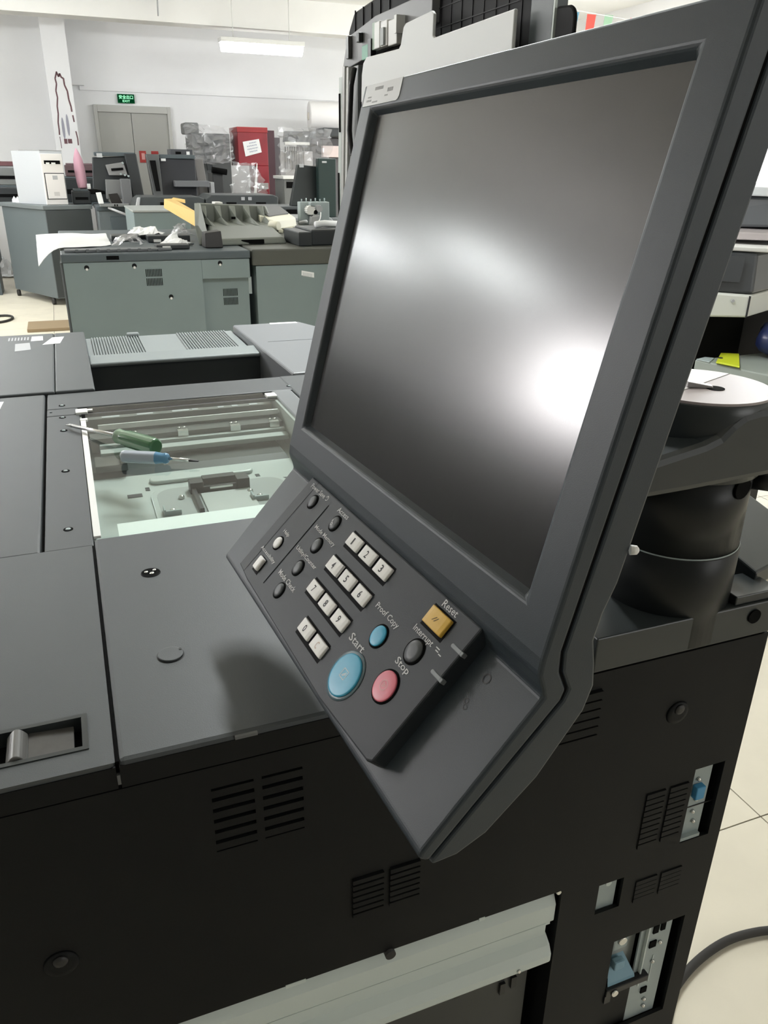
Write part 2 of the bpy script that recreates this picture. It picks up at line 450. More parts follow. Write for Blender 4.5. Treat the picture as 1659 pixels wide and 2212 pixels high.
# carcass behind the side panel (walls of the openings stay open)
car = G()
car.box(-0.42, 0.562, 0.60, 1.43, 0.10, 1.0)
car.box(-0.42, 0.372, YF + 0.004, 0.60, 0.808, 0.856); car.box(0.5475, 0.562, YF + 0.004, 0.6, 0.10, 1.0)
car.box(0.3705, 0.412, YF + 0.004, 0.6, 0.10, 0.98)
car.box(-0.42, 0.562, YF + 0.0245, 0.6, 0.806, 1.0)
build(car, 'carcass', body, mc)
# louvre vents: each vent a plate with slots and slats as pieces
def vent(x0, x1, z0, z1, cols, rows, slat_h, proud, lit=False):
    g = G(); g.box(x0, x1, YF + 0.012, YF + 0.016, z0, z1)
    v = build(g, 'vent_recess', void, mc)
    cw = (x1 - x0) / cols
    rim = G()
    rim.plate(x0, x1, z0, z1, [(x0 + cw * i + 0.003, x0 + cw * (i + 1) - 0.003, z0 + 0.003, z1 - 0.003) for i in range(cols)], sf, 0.004)
    build(rim, 'vent_frame', body, v)
    for i in range(cols):
        for k in range(rows):
            zc = z0 + 0.003 + (k + 0.5) * (z1 - z0 - 0.006) / rows
            s_ = G(); a, b = x0 + cw * i + 0.0028, x0 + cw * (i + 1) - 0.0028
            s_.hexa([(a, YF - proud, zc - slat_h / 2), (b, YF - proud, zc - slat_h / 2), (b, YF + 0.008, zc - slat_h / 2 + 0.002), (a, YF + 0.008, zc - slat_h / 2 + 0.002),
                     (a, YF - proud, zc + slat_h / 2 - 0.001), (b, YF - proud, zc + slat_h / 2 - 0.001), (b, YF + 0.008, zc + slat_h / 2), (a, YF + 0.008, zc + slat_h / 2)])
            build(s_, 'slat', body, v)
vent(0.043, 0.117, 0.976, 1.043, 2, 6, 0.0075, 0.0)
vent(0.150, 0.217, 0.860, 0.912, 2, 7, 0.0056, 0.0022)
vent(0.320, 0.383, 0.984, 1.046, 1, 6, 0.0085, 0.0028)
vent(0.450, 0.506, 0.826, 0.904, 2, 10, 0.0066, 0.0014)
vent(0.458, 0.522, 0.748, 0.785, 2, 5, 0.0064, 0.0012)
# screws in dished seats on the side panel
for x, z in ((0.47, 0.996), (-0.072, 0.917)):
    g = G(); g.lathe([(0.0125, 0.0), (0.0115, 0.0016), (0.0075, 0.0022)], (x, YF, z - 0.003), (0, -1, 0), 20, 0)
    g.lathe([(0.0055, 0.0022), (0.0050, 0.0034), (0.002, 0.0042)], (x, YF, z + 0.002), (0, -1, 0), 14, 1)
    build(g, 'screw_seat', [body, black], mc)
# bay with a video port (upper right)
b = G(); b.plate(0.506, 0.5375, 0.814, 0.916, [], sf, 0.001)
for v_ in range(len(b.v)): b.v[v_] = (b.v[v_][0], b.v[v_][1] + 0.006, b.v[v_][2])
bay = build(b, 'port_plate', zinc, mc)
g = G(); g.box(0.5165, 0.5275, YF - 0.001, YF + 0.006, 0.871, 0.887); build(g, 'video_port', bluetag, bay, bevel=0.001)
for x, z in ((0.5215, 0.893), (0.5235, 0.866), (0.523, 0.850), (0.5265, 0.836)):
    build(G().lathe([(0.0024, 0), (0.0022, 0.002), (0.001, 0.003)], (x, YF + 0.006, z), (0, -1, 0), 10), 'screw', steel, bay)
build(G().box(0.506, 0.549, YF + 0.0052, YF + 0.0062, 0.8565, 0.8575), 'plate_seam', black, bay)
build(G().box(0.509, 0.535, YF + 0.001, YF + 0.006, 0.8163, 0.8205), 'plate_lip', zinc, bay)
# small square bay
b = G().box(0.412, 0.440, YF + 0.005, YF + 0.007, 0.751, 0.796); sq = build(b, 'blank_plate', zinc, mc)
build(G().lathe([(0.0035, 0), (0.0035, 0.0006)], (0.430, YF + 0.005, 0.786), (0, -1, 0), 12), 'plate_stamp', railm, sq)
# lower bay: switch on the left, connector board on the right
b = G().box(0.489, 0.531, YF + 0.006, YF + 0.008, 0.538, 0.700); cb = build(b, 'connector_plate', zinc, mc)
for x, z, w, h in ((0.509, 0.6835, 0.007, 0.012), (0.5185, 0.6845, 0.006, 0.012), (0.5085, 0.660, 0.009, 0.010), (0.5095, 0.5835, 0.008, 0.009)):
    build(G().box(x - w / 2, x + w / 2, YF + 0.0045, YF + 0.0062, z - h / 2, z + h / 2), 'socket', void, cb)
for x, z in ((0.5185, 0.659), (0.5135, 0.630), (0.513, 0.566), (0.514, 0.554)):
    build(G().lathe([(0.0026, 0), (0.0024, 0.002), (0.001, 0.003)], (x, YF + 0.006, z), (0, -1, 0), 10), 'screw', steel, cb)
build(G().box(0.4955, 0.497, YF + 0.002, YF + 0.012, 0.60, 0.70), 'plate_fold', railm, cb)
build(G().box(0.513, 0.5140, YF + 0.0052, YF + 0.0062, 0.595, 0.64), 'plate_groove', railm, cb)
g = G().box(0.447, 0.492, YF + 0.016, YF + 0.018, 0.54, 0.70); sw = build(g, 'breaker_recess', scanwall, mc)
g = G(); g.box(0.455, 0.475, YF + 0.008, YF + 0.022, 0.668, 0.690); build(g, 'breaker_bracket', zinc, sw, bevel=0.002)
build(G().lathe([(0.006, 0), (0.005, 0.002)], (0.466, YF + 0.008, 0.682), (0, -1, 0), 14), 'screw', steel, sw)
g = G(); g.hexa([(0.452, YF + 0.002, 0.620), (0.488, YF + 0.002, 0.620), (0.478, YF + 0.014, 0.644), (0.459, YF + 0.014, 0.644),
                 (0.452, YF + 0.003, 0.624), (0.488, YF + 0.003, 0.624), (0.478, YF + 0.016, 0.650), (0.459, YF + 0.016, 0.650)])
build(g, 'breaker_flap', bluepale, sw)
build(G().box(0.459, 0.473, YF + 0.004, YF + 0.012, 0.639, 0.652), 'breaker_lever', bluepale, sw, bevel=0.002)
g = G(); g.box(0.448, 0.505, YF - 0.002, YF + 0.010, 0.611, 0.6205); build(g, 'cable_bar', black, sw, bevel=0.001)
build(G().lathe([(0.0045, 0), (0.004, 0.0025)], (0.4585, YF - 0.002, 0.6145), (0, -1, 0), 14), 'screw', steel, sw)
build(G().box(0.447, 0.455, YF - 0.002, YF + 0.012, 0.600, 0.612), 'cable_bar_foot', black, sw)
build(G().box(0.447, 0.489, YF + 0.006, YF + 0.020, 0.540, 0.611), 'lower_cover_flap', body, sw)
# drawer opening with rails
g = G(); g.prism([(0.016, 0.8055), (0.012, 0.8055), (0.002, 0.7865), (0.002, 0.7635), (0.016, 0.7635)][::-1], lambda u, v, a: (a, YF + u, v), -0.42, 0.366)
build(g, 'upper_rail', railm, mc, bevel=0.0012)
g = G(); g.box(-0.42, 0.358, YF + 0.003, YF + 0.02, 0.738, 0.7618); build(g, 'rail_face', railm, mc, bevel=0.0008)
build(G().box(0.345, 0.363, YF + 0.004, YF + 0.02, 0.758, 0.7655), 'rail_end_clip', railm, mc)
for x0, x1 in ((0.092, 0.110), (0.278, 0.284)):
    build(G().box(x0, x1, YF - 0.0005, YF + 0.012, 0.8035, 0.8075), 'rail_tab', railm, mc)
build(G().cyl((0.188, YF - 0.003, 0.803), (0.188, YF + 0.01, 0.803), 0.005, n=14), 'rail_knob', black, mc)
build(G().lathe([(0.003, 0), (0.0025, 0.002)], (0.366, YF + 0.002, 0.804), (0, -1, 0), 10), 'screw', steel, mc)
g = G(); n = 10
prof = [(0.020, 0.751)] + [(0.006 + 0.012 * (1 - math.cos(math.pi * k / (2 * n))) - 0.0, 0.751 - 0.012 * math.sin(math.pi * k / (2 * n))) for k in range(0)] 
prof = [(0.022, 0.750), (0.004, 0.748), (-0.005, 0.741), (-0.010, 0.732), (-0.010, 0.722), (-0.004, 0.715), (0.022, 0.714)]
g.prism(prof, lambda u, v, a: (a, YF + u, v), -0.42, 0.360)
build(g, 'drawer_handle', railm, mc, bevel=0.003, seg=3)
build(G().lathe([(0.002, 0), (0.0015, 0.002)], (0.322, YF - 0.0102, 0.727), (0, -1, 0), 8), 'screw', steel, mc)
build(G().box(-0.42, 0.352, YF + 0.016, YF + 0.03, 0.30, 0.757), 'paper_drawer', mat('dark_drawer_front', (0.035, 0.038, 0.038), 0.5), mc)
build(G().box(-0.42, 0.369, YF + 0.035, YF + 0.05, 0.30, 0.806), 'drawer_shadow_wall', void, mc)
for x, z in ((0.268, 0.690), (0.276, 0.692), (0.322, 0.668), (0.335, 0.672)):
    build(G().box(x - 0.003, x + 0.003, YF + 0.013, YF + 0.017, z - 0.008, z + 0.008), 'drawer_clip', black, mc)

# --- top covers
tp = lambda u, v, d: (u, v, ZT - d)
# left front cover with the latch window
g = G(); g.plate(-0.42, -0.0145, YF, 0.7955, [(-0.112, -0.033, 0.470, 0.5045)], tp, 0.022)
build(g, 'left_cover', cover, mc, bevel=0.004)
g = G(); g.plate(-0.115, -0.030, 0.467, 0.5075, [(-0.111, -0.034, 0.4708, 0.5037)], lambda u, v, d: (u, v, ZT + 0.0008 - d), 0.012)
lt = build(g, 'latch_bezel', glossk, mc)
g = G(); g.hexa([(-0.0695, 0.4708, ZT - 0.010), (-0.040, 0.4708, ZT - 0.010), (-0.040, 0.5037, ZT - 0.010), (-0.0695, 0.5037, ZT - 0.010),
                 (-0.0695, 0.4708, ZT - 0.004), (-0.040, 0.4708, ZT - 0.006), (-0.040, 0.5037, ZT - 0.006), (-0.0695, 0.5037, ZT - 0.004)])
build(g, 'latch_slide', greytray, lt)
g = G()
pr = [(-0.0125 + 0.025 * k / 10, 0.006 * math.sin(math.pi * k / 10)) for k in range(11)] 
g.prism([(-0.0125, -0.008)] + pr + [(0.0125, -0.008)], lambda u, v, a: (-0.0765 + u * 0.55, a, ZT - 0.003 + v), 0.472, 0.5025)
build(g, 'latch_grip', mat('pale_grip_plastic', (0.13, 0.128, 0.122), 0.3), lt, bevel=0.0008)
build(G().box(-0.112, -0.033, 0.468, 0.506, ZT - 0.024, ZT - 0.012), 'latch_well', void, lt)
# middle cover in front of the glass
MX1 = 0.365
g = G(); g.box(-0.0125, MX1, YF, 0.8125, 1.061, ZT); build(g, 'front_cover', cover, mc, bevel=0.004)
build(G().box(-0.0123, MX1 - 0.0003, YF - 0.0007, YF + 0.003, 1.0612, 1.0792), 'front_shade_strip', body, mc)  # dark strip over the cover front, standing in for its shade
build(G().box(-0.42, -0.0147, YF - 0.0007, YF + 0.003, 1.0612, 1.0792), 'front_shade_strip', body, mc)
g = G(); g.box(0.066, 0.082, YF - 0.0012, YF + 0.003, ZT - 0.0035, ZT - 0.0012); build(g, 'worn_edge', mat('worn_pale_edge', (0.13, 0.135, 0.135), 0.5), mc)
# dark gap line under the trim, seam core
fc = G(); fc.box(-0.419, 0.561, YF + 0.004, 0.8115, 1.0, 1.0605); fc.box(-0.419, -0.0135, 0.8115, 1.40, 1.0, 1.0605); fc.box(0.3095, 0.561, 0.8115, 1.40, 1.0, 1.0605)
fc.box(-0.0135, 0.3095, 1.3425, 1.40, 1.0, 1.0605)
build(fc, 'frame_core', black, mc)
build(G().box(-0.0150, -0.0120, YF + 0.003, 0.80, 1.02, ZT - 0.002), 'seam_core', void, mc)
build(G().box(-0.0146, -0.0124, YF - 0.0004, YF + 0.003, 1.064, 1.072), 'seam_clip', MATS['worn_pale_edge'], mc)
# strip with screw holes left of the glass, big slot beside it
g = G(); g.box(-0.061, -0.0125, 0.7975, 1.30, 1.062, ZT - 0.001); build(g, 'left_strip', cover, mc, bevel=0.0015)
g = G(); g.box(-0.42, -0.0645, 0.7945, 1.438, 1.062, ZT); build(g, 'far_left_cover', cover, mc, bevel=0.003)
build(G().box(-0.0665, -0.0600, 0.798, 1.438, 1.06, ZT - 0.006), 'slot_core', void, mc)
g = G(); g.box(-0.061, 0.375, 1.3415, 1.438, 1.062, ZT - 0.001); build(g, 'back_strip', cover, mc, bevel=0.002)
g = G(); g.box(-0.061, -0.0145, 1.3015, 1.340, 1.062, ZT - 0.001); build(g, 'corner_strip', cover, mc, bevel=0.0015)
g = G(); g.box(0.3085, 0.345, 0.81, 1.3395, 1.062, ZT); build(g, 'right_strip', mat('pale_cover_strip', (0.15, 0.162, 0.168), 0.45), mc, bevel=0.003)
g = G(); g.box(0.3475, 0.5615, 0.64, 1.438, 1.062, ZT); build(g, 'rear_cover', cover, mc, bevel=0.003)
def toph(x, y, r=0.0042):
    g = G(); g.lathe([(r, 0), (r, 0.0004)], (x, y, ZT - 0.001), (0, 0, 1), 16, 0)
    g.lathe([(r * 0.55, 0.0004), (r * 0.5, 0.0012), (r * 0.2, 0.0014)], (x, y - r * 0.1, ZT - 0.001), (0, 0, 1), 10, 1)
    build(g, 'screw_hole', [void, zinc], mc)
for x, y in ((-0.037, 0.848), (-0.037, 1.038), (-0.037, 1.218), (-0.038, 1.289), (-0.038, 1.36), (0.349, 1.365), (-0.055, 1.323)):
    toph(x, y, 0.0052 if x > -0.05 else 0.002)
g = G(); g.lathe([(0.0095, 0), (0.0092, 0.0006)], (0.0365, 0.713, ZT), (0, 0, 1), 24, 0)
g.lathe([(0.0088, 0.0006), (0.0086, 0.0007)], (0.0365, 0.713, ZT), (0, 0, 1), 24, 1)
for dx, dy, r in ((-0.004, 0.001, 0.0022), (0.001, -0.003, 0.0025), (0.004, 0.003, 0.002)):
    g.lathe([(r, 0.0007), (r * 0.8, 0.0016), (r * 0.3, 0.002)], (0.0365 + dx, 0.713 + dy, ZT), (0, 0, 1), 10, 2)
build(g, 'access_hole', [body, void, steel], mc)
g = G(); g.lathe([(0.0112, 0), (0.0112, 0.0003)], (0.0365, 0.5625, ZT), (0, 0, 1), 32, 0)
g.lathe([(0.0104, 0.0003), (0.0102, 0.0014), (0.0096, 0.0017)], (0.0365, 0.5625, ZT), (0, 0, 1), 32, 1)
build(g, 'blanking_cap', [black, cover], mc)
build(G().box(0.0438, 0.0458, 0.5655, 0.568, ZT + 0.0014, ZT + 0.0021), 'cap_notch', black, mc)

# --- scanner bed under the glass
FLZ = 1.024
g = G(); g.box(-0.0125, 0.3085, 0.8125, 1.3415, FLZ - 0.004, FLZ)
bed = build(g, 'scanner_floor', scanfloor, mc)
g = G()
g.box(-0.0124, -0.010, 0.8125, 1.3415, FLZ, ZT - 0.004); g.box(0.3045, 0.3084, 0.8125, 1.3415, FLZ, ZT - 0.004)
g.box(-0.0125, 0.3085, 0.8125, 0.8145, FLZ, ZT - 0.004); g.box(-0.0125, 0.3085, 1.338, 1.3415, FLZ, ZT - 0.004)
build(g, 'scanner_walls', scanwall, mc)
# stamped forms in the floor
def pill(x0, x1, y0, y1, z0, z1, rr):
    pts = []
    for cx_, cy_, a0 in ((x1 - rr, y1 - rr, 0), (x0 + rr, y1 - rr, 90), (x0 + rr, y0 + rr, 180), (x1 - rr, y0 + rr, 270)):
        for k in range(6):
            a = math.radians(a0 + 18 * k); pts.append((cx_ + rr * math.cos(a), cy_ + rr * math.sin(a)))
    return G().prism(pts, lambda u, v, a: (u, v, a), z0, z1)
build(pill(0.070, 0.222, 1.098, 1.122, FLZ, FLZ + 0.006, 0.011), 'stamped_rib', scanfloor, bed, bevel=0.003, seg=3)
build(pill(0.066, 0.262, 0.93, 1.078, FLZ, FLZ + 0.003, 0.03), 'stamped_tub', scanfloor, bed, bevel=0.002)
build(pill(0.074, 0.254, 0.93, 1.070, FLZ + 0.003, FLZ + 0.0036, 0.026), 'tub_floor', mat('tub_grey', (0.36, 0.38, 0.37), 0.4), bed)
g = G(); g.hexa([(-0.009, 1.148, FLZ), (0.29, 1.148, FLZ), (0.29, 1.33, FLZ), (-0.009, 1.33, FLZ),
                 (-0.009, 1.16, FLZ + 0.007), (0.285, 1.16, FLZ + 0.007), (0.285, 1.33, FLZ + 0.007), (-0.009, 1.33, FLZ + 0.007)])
build(g, 'raised_rear_floor', mat('rear_floor_shaded', (0.07, 0.072, 0.068), 0.45), bed)  # shade under the carriages is put into this darker floor colour
for x0, x1, y, zz in ((0.036, 0.056, 1.066, FLZ), (0.257, 0.268, 1.062, FLZ), (0.062, 0.068, 1.086, FLZ), (0.222, 0.228, 1.088, FLZ)):
    build(G().box(x0, x1, y - 0.006, y + 0.006, zz + 0.0002, zz + 0.0008), 'slot_hole', ink, bed)
# dark sensor holder (lens block)
g = G()
g.box(0.121, 0.127, 0.965, 1.045, FLZ, FLZ + 0.012)
g.box(0.121, 0.200, 1.038, 1.062, FLZ, FLZ + 0.013); g.box(0.184, 0.202, 1.034, 1.058, FLZ + 0.001, FLZ + 0.020)
g.box(0.119, 0.138, 1.038, 1.058, FLZ + 0.001, FLZ + 0.020); g.box(0.138, 0.184, 1.046, 1.060, FLZ, FLZ + 0.022)
sb = build(g, 'sensor_holder', brownbox, bed, bevel=0.001)
build(G().box(0.146, 0.178, 1.0362, 1.038, FLZ + 0.009, FLZ + 0.012), 'holder_spring', steel, bed)
build(G().box(0.132, 0.200, 0.955, 1.032, FLZ + 0.002, FLZ + 0.006), 'sensor_board', mat('board_grey', (0.5, 0.52, 0.5), 0.4), bed)
for x, y in ((0.105, 1.028), (0.088, 0.985), (0.208, 0.998), (0.199, 1.02), (0.010, 0.905)):
    g = G(); g.lathe([(0.0045, 0), (0.004, 0.003), (0.0015, 0.0045)], (x, y, FLZ + 0.004), (0, 0, 1), 10)
    build(g, 'bed_screw', steel, bed)
for x, y in ((0.088, 0.978), (0.208, 0.990)):
    g = G(); g.box(x - 0.010, x + 0.010, y - 0.004, y - 0.001, FLZ, FLZ + 0.010); g.box(x - 0.012, x - 0.010, y - 0.004, y + 0.014, FLZ, FLZ + 0.012)
    build(g, 'clip_bracket', zinc, bed)
g = G(); g.box(-0.006, 0.018, 0.868, 0.888, FLZ, FLZ + 0.012); build(g, 'corner_bracket', scanwall, bed, bevel=0.001)
# scanning carriages near the far end of the glass
g = G(); g.box(-0.005, 0.300, 1.300, 1.326, ZT - 0.030, ZT - 0.012); build(g, 'scan_carriage', mat('carriage_grey', (0.16, 0.165, 0.155), 0.4), mc)
g = G(); g.prism([(0, 0), (0.008, 0), (0.008, 0.004), (0.003, 0.009), (0, 0.009)], lambda u, v, a: (a, 1.262 + u, ZT - 0.020 + v), 0.012, 0.302)
build(g, 'lamp_reflector', mat('bright_reflector', (0.85, 0.85, 0.83), 0.2), mc, bevel=0.0008)
g = G(); g.box(0.010, 0.303, 1.196, 1.216, ZT - 0.044, ZT - 0.036); g.box(0.010, 0.303, 1.222, 1.232, ZT - 0.044, ZT - 0.032)
build(g, 'carriage_rail', scanwall, mc, bevel=0.001)
g = G(); g.box(-0.002, 0.302, 1.232, 1.262, ZT - 0.046, ZT - 0.024); build(g, 'lamp_carriage', mat('carriage_dark', (0.11, 0.112, 0.105), 0.4), mc)
g = G(); g.box(0.0, 0.045, 1.150, 1.196, ZT - 0.050, ZT - 0.040); g.box(0.036, 0.045, 1.150, 1.19, ZT - 0.040, ZT - 0.034)
build(g, 'carriage_arm', greytray, mc, bevel=0.001)
for x in (0.062, 0.138, 0.222, 0.287):
    g = G(); g.lathe([(0.003, 0), (0.003, 0.003), (0.001, 0.004)], (x - 0.004, 1.244, ZT - 0.024), (0, 0, 1), 8); g.lathe([(0.003, 0), (0.003, 0.003), (0.001, 0.004)], (x + 0.004, 1.244, ZT - 0.024), (0, 0, 1), 8)
    g.box(x - 0.008, x + 0.008, 1.228, 1.238, ZT - 0.032, ZT - 0.022)
    build(g, 'mirror_clip', steel, mc)
for x, w in ((0.02, 0.028), (0.075, 0.026), (0.132, 0.028), (0.165, 0.010), (0.208, 0.010), (0.232, 0.010), (0.262, 0.014)):
    build(G().box(x, x + w, 1.302, 1.312, ZT - 0.0122, ZT - 0.0112), 'carriage_print', inkgrey, mc)
# white reference strip in front, white ruler strip on the left, narrow second glass at the back
g = G(); g.box(0.014, 0.305, 0.8165, 0.853, ZT - 0.006, ZT - 0.0045); build(g, 'white_reference_strip', mat('reference_white', (0.88, 0.93, 0.905), 0.6), mc)
g = G(); g.box(-0.0120, -0.0045, 0.8150, 1.2560, ZT - 0.002, ZT + 0.0012); build(g, 'scale_strip', white, mc, bevel=0.0005)
build(G().box(-0.0125, -0.0015, 1.2565, 1.266, ZT - 0.002, ZT + 0.0018), 'strip_end_block', white, mc, bevel=0.001)
for x0, x1 in ((-0.018, 0.0), (0.292, 0.310)):
    build(G().box(x0, x1, 1.296, 1.318, ZT - 0.002, ZT + 0.003), 'glass_end_block', white, mc, bevel=0.001)
build(G().box(0.0, 0.008, 1.306, 1.314, ZT, ZT + 0.0025), 'end_block_tab', white, mc)
build(G().box(-0.0044, 0.3080, 0.8130, 1.2930, ZT - 0.003, ZT), 'platen_glass', platen, mc)
build(G().box(0.0005, 0.2915, 1.302, 1.334, ZT - 0.003, ZT - 0.0005), 'slit_glass', platen, mc)
build(G().box(-0.010, 0.3085, 1.2935, 1.301, ZT - 0.006, ZT - 0.0005), 'glass_divider', black, mc)
build(G().box(-0.012, 0.3085, 1.334, 1.341, ZT - 0.02, ZT - 0.004), 'slit_gap', void, mc)

# --- far unit behind the platen
g = G(); g.box(-0.42, -0.0485, 1.4415, 1.985, 1.05, ZT + 0.003); build(g, 'far_box_cover', cover, mc, bevel=0.003)
g = G(); g.box(-0.0475, 0.0175, 1.4415, 1.985, 1.05, ZT + 0.003); build(g, 'far_box_flap', cover, mc, bevel=0.003)
g = G(); g.prism([(0.376, 1.4415), (0.53, 1.4415), (0.57, 1.50), (0.57, 1.86), (0.534, 1.965), (0.364, 1.965)], lambda u, v, a: (u, v, a), 1.0, ZT + 0.003)
build(g, 'far_right_cover', mat('pale_cover', (0.155, 0.165, 0.175), 0.42, bump=0.2, bscale=900), mc, bevel=0.004)
g = G(); g.box(0.40, 0.52, 1.74, 1.742, ZT + 0.0026, ZT + 0.0034); build(g, 'cover_crease', cover, mc)
g = G(); g.box(0.018, 0.374, 1.697, 1.707, 0.93, ZT - 0.012); build(g, 'well_back', cover, mc)
build(G().box(0.018, 0.374, 1.4415, 1.697, 0.92, 0.93), 'well_floor', cover, mc)
build(G().box(0.018, 0.376, 1.4385, 1.4445, 0.93, ZT - 0.003), 'well_front', body, mc)
g = G(); g.hexa([(0.018, 1.692, ZT - 0.018), (0.376, 1.692, ZT - 0.018), (0.376, 1.752, ZT - 0.018), (0.018, 1.752, ZT - 0.018),
                 (0.018, 1.692, ZT - 0.009), (0.376, 1.692, ZT - 0.009), (0.376, 1.752, ZT - 0.004), (0.018, 1.752, ZT - 0.004)])
build(g, 'well_ledge', cover2, mc, bevel=0.003)
g = G(); g.box(0.018, 0.364, 1.752, 1.985, 1.0, ZT - 0.014); rb = build(g, 'exit_plate', cover2, mc, bevel=0.002)
for xa, xb, n in ((0.030, 0.142, 19), (0.226, 0.346, 19)):
    g = G(); w = (xb - xa) / n
    for k in range(n):
        x = xa + k * w
        g.prism([(0, 0), (w * 0.2, 0.004), (w * 0.6, 0.004), (w * 0.8, 0)], lambda u, v, a: (x + u, a, ZT - 0.014 + v), 1.76, 1.975)
    o = build(g, 'paper_rib', cover2, rb); o['kind'] = 'stuff'
for xa, xb in ((0.112, 0.140),):
    build(G().box(xa, xb, 1.965, 1.985, ZT - 0.014, ZT - 0.004), 'rib_end', cover2, rb, bevel=0.003)
build(G().box(-0.42, 0.57, 1.46, 1.96, 0.12, 1.0), 'far_carcass', body, mc)
# stickers on the far box
stk = lambda pts, nm, m_: build(G().prism(pts, lambda u, v, a: (u, v, a), ZT + 0.003, ZT + 0.0034), nm, m_, mc)
stk([(-0.096, 1.902), (-0.071, 1.905), (-0.072, 1.955), (-0.095, 1.955)], 'white_sticker', paper)
stk([(-0.072, 1.855), (-0.036, 1.862), (-0.027, 1.935), (-0.052, 1.932)], 'curled_label', paper)
stk([(-0.125, 1.80), (-0.094, 1.81), (-0.098, 1.885), (-0.127, 1.88)], 'worn_label', inkgrey)
g = G(); text_mesh('IIIIIII', 0.042, 0.035, lambda u, v: (-0.122 + u, 1.935 + v, ZT + 0.0033), g); build(g, 'printed_marks', inkgrey, mc)
stk([(0.455, 1.948), (0.525, 1.946), (0.525, 1.963), (0.457, 1.964)], 'cover_label', paper)
g = G(); g.prism([(-0.145, 1.345), (-0.133, 1.345), (-0.128, 1.41), (-0.145, 1.412)], lambda u, v, a: (u, v, a), ZT, ZT + 0.0004); build(g, 'cover_sticker', paper, mc)

# --- rear corner: base block carrying the screen column
g = G(); g.prism([(MX1 + 0.003, 1.0608), (0.5615, 1.0608), (0.5615, 1.095), (MX1 + 0.003, 1.095)], lambda u, v, a: (u, a, v), YF, 0.636)
build(g, 'column_base', glossk, mc, bevel=0.0012)
g = G(); g.box(0.516, 0.566, YF + 0.003, 0.485, 1.0952, 1.104); build(g, 'base_bracket', glossk, mc, bevel=0.001)
g = G(); g.lathe([(0.007, 0), (0.007, 0.001)], (0.538, YF - 0.0005, 1.082), (0, -1, 0), 18); build(g, 'bracket_hole', void, mc)
g = G(); g.hexa([(0.556, 0.47, 1.095), (0.66, 0.50, 1.095), (0.66, 0.62, 1.095), (0.556, 0.60, 1.095), (0.556, 0.47, 1.112), (0.66, 0.50, 1.112), (0.66, 0.62, 1.135), (0.556, 0.60, 1.135)])
build(g, 'rear_shelf', glossk, mc, bevel=0.002)

# ------------------------------------------------------------------ touch panel on its column (panel space: A along its width, B down its face, N into it)
PA = Vector((0.06815889, -0.99742666, 0.0222357)); PB = Vector((-0.25348557, -0.03886941, -0.96655793)); PN = PA.cross(PB)
PO = Vector((0.227, 0.6269, 0.0556 + CAMZ))
cp = thing('operation_panel', 'tilted dark grey copier touch screen panel with a keypad below it, on a swivel bracket', 'control panel', PO)
cp.matrix_world = Matrix(((PA.x, PB.x, PN.x, PO.x), (PA.y, PB.y, PN.y, PO.y), (PA.z, PB.z, PN.z, PO.z), (0, 0, 0, 1)))
cp['_local'] = 1
PW = 0.362
def abn(u, v, a): return (a, u, v)     # profile (B,N) swept along A
front = [(0.0, 0.0), (0.2805, 0.0), (0.2890, 0.0010), (0.2960, 0.0055), (0.3010, 0.0080), (0.3840, -0.0362), (0.3880, -0.0360)]
seam = [(0.0, 0.0130), (0.2765, 0.0101), (0.2870, 0.0130), (0.2966, 0.0205), (0.3030, 0.0195), (0.3900, -0.0300)]
back = [(0.0, 0.030), (0.2400, 0.030), (0.2560, 0.0275), (0.2700, 0.0275), (0.2820, 0.0330), (0.2946, 0.0375), (0.3090, 0.0365), (0.3468, 0.0209), (0.3775, 0.0000), (0.3885, -0.0140), (0.3925, -0.0270)]
OA0, OA1, OB0, OB1, OD = 0.0202, 0.3382, 0.0176, 0.2612, 0.0055
g = G()
nf, ns = len(front), len(seam)
for i in range(1, nf - 1):
    a, b = front[i], front[i + 1]
    g.add([abn(*a, 0), abn(*a, PW), abn(*b, PW), abn(*b, 0)], [(0, 3, 2, 1)])
# bezel face as four strips and the sloped lip
b1 = 0.2805
ring = lambda a0, a1, c0, c1, n_: [(a0, c0, n_), (a1, c0, n_), (a1, c1, n_), (a0, c1, n_)]
R0 = ring(0, PW, 0, b1, 0); R1 = ring(OA0, OA1, OB0, OB1, 0); R2 = ring(OA0 + 0.0035, OA1 - 0.003, OB0 + 0.0035, OB1 - 0.0035, OD)
g.add(R0 + R1 + R2, [(i, 4 + i, 4 + (i + 1) % 4, (i + 1) % 4) for i in range(4)] + [(4 + i, 8 + i, 8 + (i + 1) % 4, 4 + (i + 1) % 4) for i in range(4)])
# top, tip and the two ends
g.add([abn(*front[0], 0), abn(*front[0], PW), abn(*seam[0], PW), abn(*seam[0], 0)], [(0, 1, 2, 3)])
g.add([abn(*front[-1], 0), abn(*front[-1], PW), abn(*seam[-1], PW), abn(*seam[-1], 0)], [(0, 3, 2, 1)])
for i in range(ns - 1):
    a, b = seam[i], seam[i + 1]
    g.add([abn(*a, 0), abn(*a, PW), abn(*b, PW), abn(*b, 0)], [(0, 1, 2, 3)])
prof = front + seam[::-1]
g.add([abn(*p, PW) for p in prof], [tuple(range(len(prof)))]); g.add([abn(*p, 0) for p in prof], [tuple(range(len(prof)))[::-1]])
def weld(o, d=0.00005):
    import bmesh
    bm = bmesh.new(); bm.from_mesh(o.data); bmesh.ops.remove_doubles(bm, verts=bm.verts, dist=d); bmesh.ops.recalc_face_normals(bm, faces=bm.faces); bm.to_mesh(o.data); bm.free()
fh = build(g, 'front_housing', panelm, cp, bevel=0.0022, seg=3, angle=24); weld(fh)
g = G(); prof = [(u, v + 0.0014) for u, v in seam] + back[::-1]
